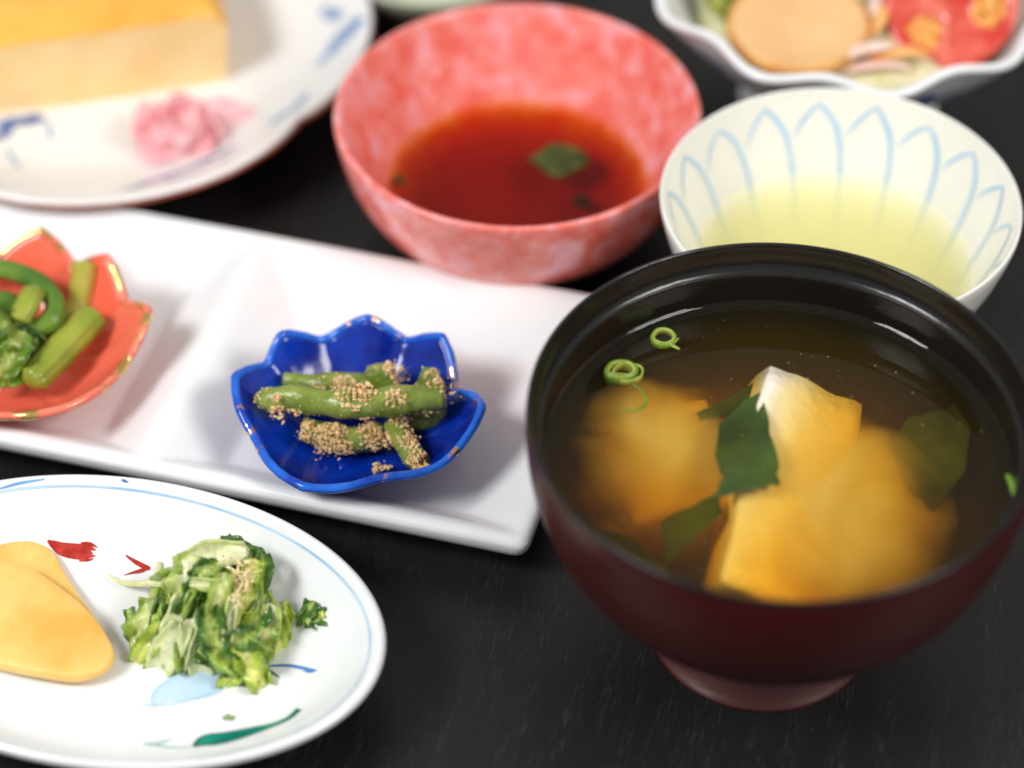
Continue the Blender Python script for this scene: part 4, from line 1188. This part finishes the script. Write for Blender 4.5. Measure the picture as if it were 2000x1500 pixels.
def op_snap(p, lift):
    z = op_h(p.x, p.y); e = .0006
    n = Vector((op_h(p.x - e, p.y) - op_h(p.x + e, p.y), op_h(p.x, p.y - e) - op_h(p.x, p.y + e), 2 * e)).normalized()
    return Vector((p.x, p.y, z)) + n * lift, n
def on_op(pts, mat):
    v, f = ribbon([(x, y, z, w) for (x, y, z), w in pts], op_snap, .0002, 8)
    mk('painted_brush_mark', v, f, mat, op_b)
on_op([((-0.04633, 0.13775, 0.01900), .0010), ((-0.04846, 0.13265, 0.01800), .0028), ((-0.05217, 0.12887, 0.01700), .0030), ((-0.05502, 0.12386, 0.01600), .0020), ((-0.05823, 0.12014, 0.01500), .0008)], M['brush_blue'])
on_op([((-0.05817, 0.14895, 0.01700), .0016), ((-0.05442, 0.14385, 0.01800), .0026), ((-0.05149, 0.14122, 0.01800), .0014)], M['brush_blue'])
on_op([((-0.05314, 0.13394, 0.01800), .0006), ((-0.04769, 0.13361, 0.01900), .0022), ((-0.04434, 0.13534, 0.02000), .0010)], M['brush_blue'])
on_op([((-0.06005, 0.10578, 0.01650), .0005), ((-0.06133, 0.10155, 0.01600), .0018), ((-0.06327, 0.09672, 0.01600), .0014), ((-0.06453, 0.09313, 0.01600), .0004)], M['brush_blue'])
on_op([((-0.06553, 0.09608, 0.01500), .0012), ((-0.06749, 0.09202, 0.01500), .0018), ((-0.06980, 0.08893, 0.01500), .0006)], M['brush_blue'])
on_op([((-0.08496, 0.07848, 0.01400), .0006), ((-0.08696, 0.07617, 0.01400), .0020), ((-0.09037, 0.07394, 0.01450), .0010), ((-0.09576, 0.06990, 0.01500), .0012), ((-0.10106, 0.06597, 0.01600), .0014), ((-0.10592, 0.06116, 0.01700), .0016), ((-0.10970, 0.06027, 0.01700), .0005)], M['ink_blue'])
on_op([((-0.07866, 0.08220, 0.01400), .0003), ((-0.08141, 0.07987, 0.01400), .0012), ((-0.08415, 0.07755, 0.01400), .0010)], M['ink_blue'])
on_op([((-0.08945, 0.06581, 0.01650), .0003), ((-0.09365, 0.06446, 0.01650), .0010), ((-0.09789, 0.06356, 0.01650), .0005)], M['brush_blue'])
on_op([((-0.13754, 0.10428, 0.00780), .0008), ((-0.14057, 0.10428, 0.00780), .0026), ((-0.14421, 0.10331, 0.00780), .0022), ((-0.14860, 0.10234, 0.00780), .0024), ((-0.15208, 0.10040, 0.00780), .0010)], M['ink_blue'])
on_op([((-0.13659, 0.10282, 0.00780), .0006), ((-0.13538, 0.09704, 0.00780), .0010), ((-0.13437, 0.09393, 0.00780), .0002)], M['brush_blue'])
on_op([((-0.14757, 0.10040, 0.00780), .0012), ((-0.14888, 0.09704, 0.00780), .0022), ((-0.15143, 0.09393, 0.00780), .0010)], M['ink_blue'])
on_op([((-0.14740, 0.09005, 0.00900), .0002), ((-0.14418, 0.08411, 0.01000), .0008), ((-0.14069, 0.07700, 0.01200), .0002)], M['brush_blue'])

# omelette block
om = thing('rolled_omelette', (-0.116, 0.135, .0076), 'thick cut block of yellow rolled omelette on the lobed plate', 'omelette')
ax = Vector((math.cos(math.radians(14)), math.sin(math.radians(14)), 0)); ay = Vector((-ax.y, ax.x, 0))
p0 = Vector((-0.0838, 0.1232, .0077))       # right front bottom corner
Lx, Ly, Lz = .095, .050, .0265
V, Fc, mi = [], [], []
nx, ny = 30, 24
prof = []
# cross-section (depth, height) of the block: flat cut front, rounded shoulders at the back and top
for t in range(0, 9): prof.append((0.0, Lz * .90 * t / 8, 1))
for t in range(1, 6):
    a = PI / 2 * t / 5; prof.append((.0040 * (1 - math.cos(a)), Lz * .90 + Lz * .10 * math.sin(a), 0))
for t in range(1, 9): prof.append((.0040 + (Ly - .0088) * t / 8, Lz * (1 + .05 * math.sin(PI * t / 8)), 0))
for t in range(1, 7):
    a = PI / 2 * t / 6; prof.append((Ly - .0048 + .0048 * math.sin(a), Lz - .0048 * (1 - math.cos(a)), 0))
prof.append((Ly, 0.0, 0))
m_ = len(prof)
for i in range(nx + 1):
    s = i / nx
    x = -Lx * s
    end = min(s, 1 - s) * Lx
    pin = .0050 * max(0, 1 - end / .007) ** 2
    for (d, h, fl) in prof:
        h2 = h - (pin * (h / Lz))
        q = p0 + ax * (x - (0.002 * (1 - h / Lz) if i == 0 else 0)) + ay * (d + .0006 * noise.noise(Vector((x * 90, h * 90, 3)))) + Vector((0, 0, h2 + .0007 * noise.noise(Vector((x * 70, d * 70, 1))) * (1 if h > .002 else 0)))
        V.append(q)
for i in range(nx):
    for k in range(m_ - 1):
        Fc.append((i * m_ + k, i * m_ + k + 1, (i + 1) * m_ + k + 1, (i + 1) * m_ + k)); mi.append(1 if prof[k + 1][2] else 0)
Fc.append(tuple(range(m_))); mi.append(0)
Fc.append(tuple(nx * m_ + k for k in reversed(range(m_)))); mi.append(0)
Fc.append(tuple([i * m_ for i in range(nx + 1)] + [i * m_ + m_ - 1 for i in range(nx, -1, -1)])); mi.append(0)
outer_f = [q for q, z in zip(Fc, mi) if z == 0]
cut_f = [q for q, z in zip(Fc, mi) if z == 1]
def submesh(V, F):
    ids = sorted({k for q in F for k in q}); mp_ = {k: i for i, k in enumerate(ids)}
    return [V[k] for k in ids], [tuple(mp_[k] for k in q) for q in F]
o = mk('browned_surface', *submesh(V, outer_f), M['egg_top'], om); fix_normals(o)
mk('cut_face', *submesh(V, cut_f), M['egg_cut'], om)

# pickled ginger
gi = thing('pickled_ginger', (*(-0.09431, 0.09553, 0.00900)[:2], .0085), 'crumpled heap of pink pickled ginger slices beside the omelette', 'ginger')
def gslice(c, L, W, a, tilt, curl, ruf, seed):
    o = leaf('ginger_slice', c, L, W, a, gi, ((1, 1, 1),) * 3, tilt, curl, ruf * .55, .25, seed, .0009, nu=16, nv=12)
    o.data.materials[0] = M['ginger']
for a in [((-0.09898, 0.08799, 0.01500), .0100, .0090, 30, (-.2, .1), .8, .35, 1), ((-0.09524, 0.08893, 0.01650), .0080, .0075, 80, (0, .1), .9, .4, 2), ((-0.10211, 0.09020, 0.01550), .0075, .0070, 120, (-.4, .2), .7, .35, 3),
          ((-0.09656, 0.08390, 0.01300), .0085, .0060, 10, (0, -.3), .7, .35, 4), ((-0.08966, 0.09019, 0.01400), .0080, .0060, -60, (.3, 0), .8, .35, 5), ((-0.08535, 0.09927, 0.01250), .0075, .0055, -10, (.3, .3), .5, .35, 6),
          ((-0.08182, 0.10135, 0.01200), .0068, .0038, -12, (.3, .2), .6, .3, 7), ((-0.09684, 0.09801, 0.01650), .0050, .0042, 60, (0, .3), .8, .4, 8), ((-0.09988, 0.08265, 0.01250), .0070, .0050, -40, (-.2, -.3), .6, .35, 9),
          ((-0.09215, 0.08445, 0.01350), .0065, .0052, 50, (.2, -.2), .8, .35, 10), ((-0.10579, 0.09567, 0.01400), .0052, .0050, 80, (-.5, .1), .6, .3, 11), ((-0.09770, 0.08485, 0.01750), .0050, .0046, 0, (0, 0), 1.0, .5, 12)]:
    gslice(*a)

# ------------------------------------------------------------------ salad bowl
SLB = (0.0986, 0.1240)
sal = thing('salad_bowl', (*SLB, 0), 'white wavy-rimmed bowl with blue painted outside holding salad', 'bowl')
def wave(a): return math.cos(10 * (a - math.radians(-85)))
prof_i = smooth_curve([(.0, .0180), (.018, .0183), (.032, .0215), (.0440, .0300), (.0510, .0390), (.0545, .0455), (.0560, .0480)], 6)
prof_o = smooth_curve([(.0560, .0480), (.0568, .0493), (.0582, .0498), (.0594, .0492), (.0594, .0478), (.0575, .0452), (.0548, .0410), (.0480, .0320), (.0395, .0232), (.0310, .0175), (.0285, .0155), (.0282, .0040), (.0294, .0008), (.0290, 0), (.0270, 0), (.0262, .0010), (.0258, .0140), (0, .0150)], 6)
pr = [(r, z, max(0, min(1, (z - .026) / .022))) for r, z in prof_i] + [(r, z, max(0, min(1, (z - .026) / .022))) for r, z in prof_o[1:]]
v, f = lathe(pr, SLB, 216, rmod=lambda a: .030 * wave(a), zmod=lambda a: -.0011 * wave(a))
sal_b = mk('bowl_body', v, f, M['porcelain'], sal)
so_z = sorted([(z, r) for r, z in prof_o if z < .0478 and r > .0281])
def sal_snap(p, lift):
    a = math.atan2(p.y - SLB[1], p.x - SLB[0])
    w = max(0, min(1, (p.z - .026) / .022))
    r = interp(so_z, p.z) * (1 + w * .030 * wave(a)) + lift
    return Vector((SLB[0] + r * math.cos(a), SLB[1] + r * math.sin(a), p.z - .1 * lift)), Vector((math.cos(a), math.sin(a), -.4)).normalized()
for k in range(26):
    a0 = math.radians(-180 + 180 * k / 25 + random.uniform(-3, 3))
    z0 = random.uniform(.022, .043)
    pts = []
    da = random.uniform(-.16, .16); dz = random.uniform(-.009, .009)
    for s, w in ((0, .2), (.35, 1), (.7, .8), (1, .2)):
        z = max(.0165, min(.0455, z0 + dz * s)); a = a0 + da * s + .05 * math.sin(3 * s)
        r = interp(so_z, z)
        pts.append((SLB[0] + r * math.cos(a), SLB[1] + r * math.sin(a), z, w * random.uniform(.0012, .0030)))
    v, f = ribbon(pts, sal_snap, .0003, 6)
    mk('painted_brush_mark', v, f, M['brush_blue' if k % 3 else 'deep_blue'], sal_b)
# round tan slice with a crimped edge
c = Vector((0.08144, 0.10142, 0.04500))
ts = thing('round_slice', (c.x, c.y, c.z - .003), 'round tan slice with crimped edge in the salad bowl', 'food')
n = 216
V, Fc = [], []
tn = Vector((-.05, -.10, 1)).normalized(); tx = Vector((1, 0, .05)).normalized(); ty = tn.cross(tx)
R0 = .0200
def crimp(a): return 1 + .028 * math.cos(48 * a)
rows = []
for (q, h, cw) in ((.25, 0, 0), (.6, 0, 0), (.9, 0, 0), (.96, .0004, .3), (1.0, .0016, 1), (1.0, .0042, 1), (.97, .0052, .6), (.93, .0050, .2)):
    rows.append(len(V))
    for k in range(n):
        a = 2 * PI * k / n
        r = R0 * q * (1 + cw * (crimp(a) - 1))
        V.append(c + tx * r * math.cos(a) + ty * r * math.sin(a) + tn * (h - .005))
for a, b_ in zip(rows, rows[1:]):
    for k in range(n):
        j = (k + 1) % n; Fc.append((a + k, a + j, b_ + j, b_ + k))
Fc.append(tuple(range(n - 1, -1, -1)))
mk('crimped_rind', V, Fc, M['tan_rind'], ts)
V, Fc = [], []
rows = []
for (q, h) in ((.935, .0049), (.90, .0053), (.86, .0050), (.60, .0048), (.3, .0047)):
    rows.append(len(V))
    for k in range(n):
        a = 2 * PI * k / n
        p = c + tx * R0 * q * math.cos(a) + ty * R0 * q * math.sin(a)
        V.append(p + tn * (h - .005 + .0003 * noise.noise(p * 150)))
for a, b_ in zip(rows, rows[1:]):
    for k in range(n):
        j = (k + 1) % n; Fc.append((a + k, a + j, b_ + j, b_ + k))
Fc.append(tuple(rows[-1] + k for k in range(n)))
mk('face', V, Fc, M['tan_slice'], ts)
# tomato half, cut side towards the viewer
tc_ = Vector((0.12480, 0.10493, 0.04850))
tom = thing('tomato_half', (tc_.x, tc_.y, tc_.z - .012), 'halved red tomato showing seeds in the salad bowl', 'tomato')
tz = Vector((-.25, -.62, .75)).normalized(); tx = Vector((1, .1, .3)); tx = (tx - tz * tx.dot(tz)).normalized(); ty = tz.cross(tx)
TRr = .0190
V, Fc = [], []
rows = []
n = 72
for i in range(1, 13):
    ph = PI / 2 * i / 12
    rows.append(len(V))
    for k in range(n):
        a = 2 * PI * k / n
        V.append(tc_ + (tx * math.cos(a) + ty * math.sin(a)) * TRr * math.sin(ph) - tz * TRr * .85 * math.cos(ph))
V.append(tc_ - tz * TRr * .85)
for a, b_ in zip(rows, rows[1:]):
    for k in range(n):
        j = (k + 1) % n; Fc.append((a + k, a + j, b_ + j, b_ + k))
for k in range(n): Fc.append((len(V) - 1, rows[0] + (k + 1) % n, rows[0] + k))
o = mk('skin', V, Fc, M['tomato_skin'], tom)
V, Fc = [], []
rows = []
def flesh_h(q, a):
    # three seed chambers sunk into the cut face
    h = 0
    for t in range(3):
        d = abs((a - t * 2.0944 + .5 + PI) % (2 * PI) - PI)
        h -= .0022 * math.exp(-(d / .42) ** 4) * math.exp(-((q - .56) / .24) ** 4)
    return h
for q in (1.0, .97, .9, .82, .74, .66, .58, .5, .42, .34, .25, .15):
    rows.append(len(V))
    for k in range(n):
        a = 2 * PI * k / n
        V.append(tc_ + (tx * math.cos(a) + ty * math.sin(a)) * TRr * q * (.998) + tz * (flesh_h(q, a) + (.0004 if q < .98 else 0)))
for a, b_ in zip(rows, rows[1:]):
    for k in range(n):
        j = (k + 1) % n; Fc.append((a + k, a + j, b_ + j, b_ + k))
Fc.append(tuple(rows[-1] + k for k in range(n)))
flesh = mk('flesh', V, Fc, M['tomato_flesh'], tom)
for t in range(3):
    a = t * 2.0944 - .5
    pc = tc_ + (tx * math.cos(a) + ty * math.sin(a)) * TRr * .56 - tz * .0010
    V, Fc = [], []
    for k in range(44):
        rad = (tx * math.cos(a) + ty * math.sin(a)); tan_ = (ty * math.cos(a) - tx * math.sin(a))
        p = pc + rad * random.uniform(-.0046, .0046) + tan_ * random.uniform(-.0055, .0055)
        s = random.uniform(.0009, .0018); b0 = len(V)
        for q in icv: V.append(p + (tx * q.x + ty * q.y * 1.3 + tz * q.z * .7) * s)
        for t3 in icf: Fc.append(tuple(b0 + z for z in t3))
    o = mk('seed_pulp', V, Fc, M['tomato_seed'], flesh)
# shredded vegetables at the front of the bowl
def shred(name, pts, mat, label, cat, seed):
    v, f, mi = tube(pts, 10, 6, .0004, 150, .5, seed)
    o = mk(name, v, f, mat)
    return tag(o, label, cat, 'shredded salad vegetables')
shred('onion_shred', [(*(0.08996, 0.08677, 0.04050), .0012), (*(0.09485, 0.08823, 0.04350), .0020), (*(0.10045, 0.08864, 0.04550), .0022), (*(0.10629, 0.08960, 0.04550), .0014)], M['onion'], 'pale pink onion shred in front of the round slice', 'onion', 1)
shred('onion_shred', [(*(0.09228, 0.08657, 0.03850), .0012), (*(0.09931, 0.08677, 0.04050), .0019), (*(0.10659, 0.08748, 0.04050), .0016), (*(0.11175, 0.08762, 0.03950), .0010)], M['onion'], 'lowest pale onion shred against the salad bowl wall', 'onion', 2)
shred('carrot_shred', [(*(0.10084, 0.08905, 0.04200), .0014), (*(0.10650, 0.08914, 0.04300), .0022), (*(0.11224, 0.08943, 0.04350), .0022), (*(0.11716, 0.09020, 0.04150), .0012)], M['carrot'], 'orange carrot shred below the tomato', 'carrot', 3)
shred('carrot_shred', [(*(0.10049, 0.09937, 0.04150), .0014), (*(0.10371, 0.10152, 0.04350), .0020), (*(0.10570, 0.10753, 0.04450), .0020), (*(0.10571, 0.11644, 0.04350), .0012)], M['carrot'], 'orange carrot shred between round slice and tomato', 'carrot', 4)
shred('onion_shred', [(*(0.10123, 0.10674, 0.04150), .0014), (*(0.10366, 0.10862, 0.04550), .0020), (*(0.10441, 0.11867, 0.04550), .0020)], M['onion'], 'pale onion shred standing between slice and tomato', 'onion', 5)
le = thing('lettuce', (*(0.06088, 0.11700, 0.03950)[:2], .0315), 'olive green lettuce leaf at the left side of the salad bowl', 'lettuce')
leaf('leaf', (0.06299, 0.11499, 0.03950), .0100, .0060, -55, le, ((.44, .44, .10), (.34, .36, .05), (.22, .28, .03)), (.3, .2), .4, .3, .2, 61, .0007)
leaf('leaf', (0.06568, 0.12321, 0.04050), .0120, .0080, -40, le, ((.44, .44, .10), (.34, .36, .05), (.22, .28, .03)), (.2, .3), .4, .3, .2, 62, .0007)
# bed of salad the pieces rest on
V, Fc = lathe([(0, .0390), (.020, .0392), (.036, .0378), (.0440, .0350), (.0452, .0320), (.034, .0234), (.018, .0192), (0, .0188)], SLB, 72)
V = [Vector(p) + Vector((0, 0, .0022 * noise.noise(Vector(p) * 140) if p[2] > .034 else 0)) for p in V]
bed = mk('shredded_cabbage', V, Fc, mottled('cabbage', (0.62, 0.60, 0.30), (0.78, 0.74, 0.50), 160, rough=.35, bump_d=.001, bump_scale=300))
tag(bed, 'bed of shredded pale cabbage under the salad toppings', 'cabbage', kind='stuff')

# ------------------------------------------------------------------ pale dish just beyond the sauce bowl
DC = (-0.02487, 0.17964, 0.02000)
dd = thing('small_dish', (DC[0], DC[1], 0), 'pale dish whose front edge shows beyond the coral bowl', 'dish')
v, f = lathe(smooth_curve([(0, .006), (.016, .0062), (.026, .010), (.0325, .0165), (.0345, .0198), (.0350, .0202), (.0354, .0196), (.0340, .0160), (.0280, .0085), (.0200, .0040), (.0195, .0005), (.0185, 0), (.0170, 0), (.016, .003), (0, .0032)], 5), DC[:2], 96)
mk('dish_body', v, f, porcelain('celadon', (0.62, 0.66, 0.50), .2), dd)
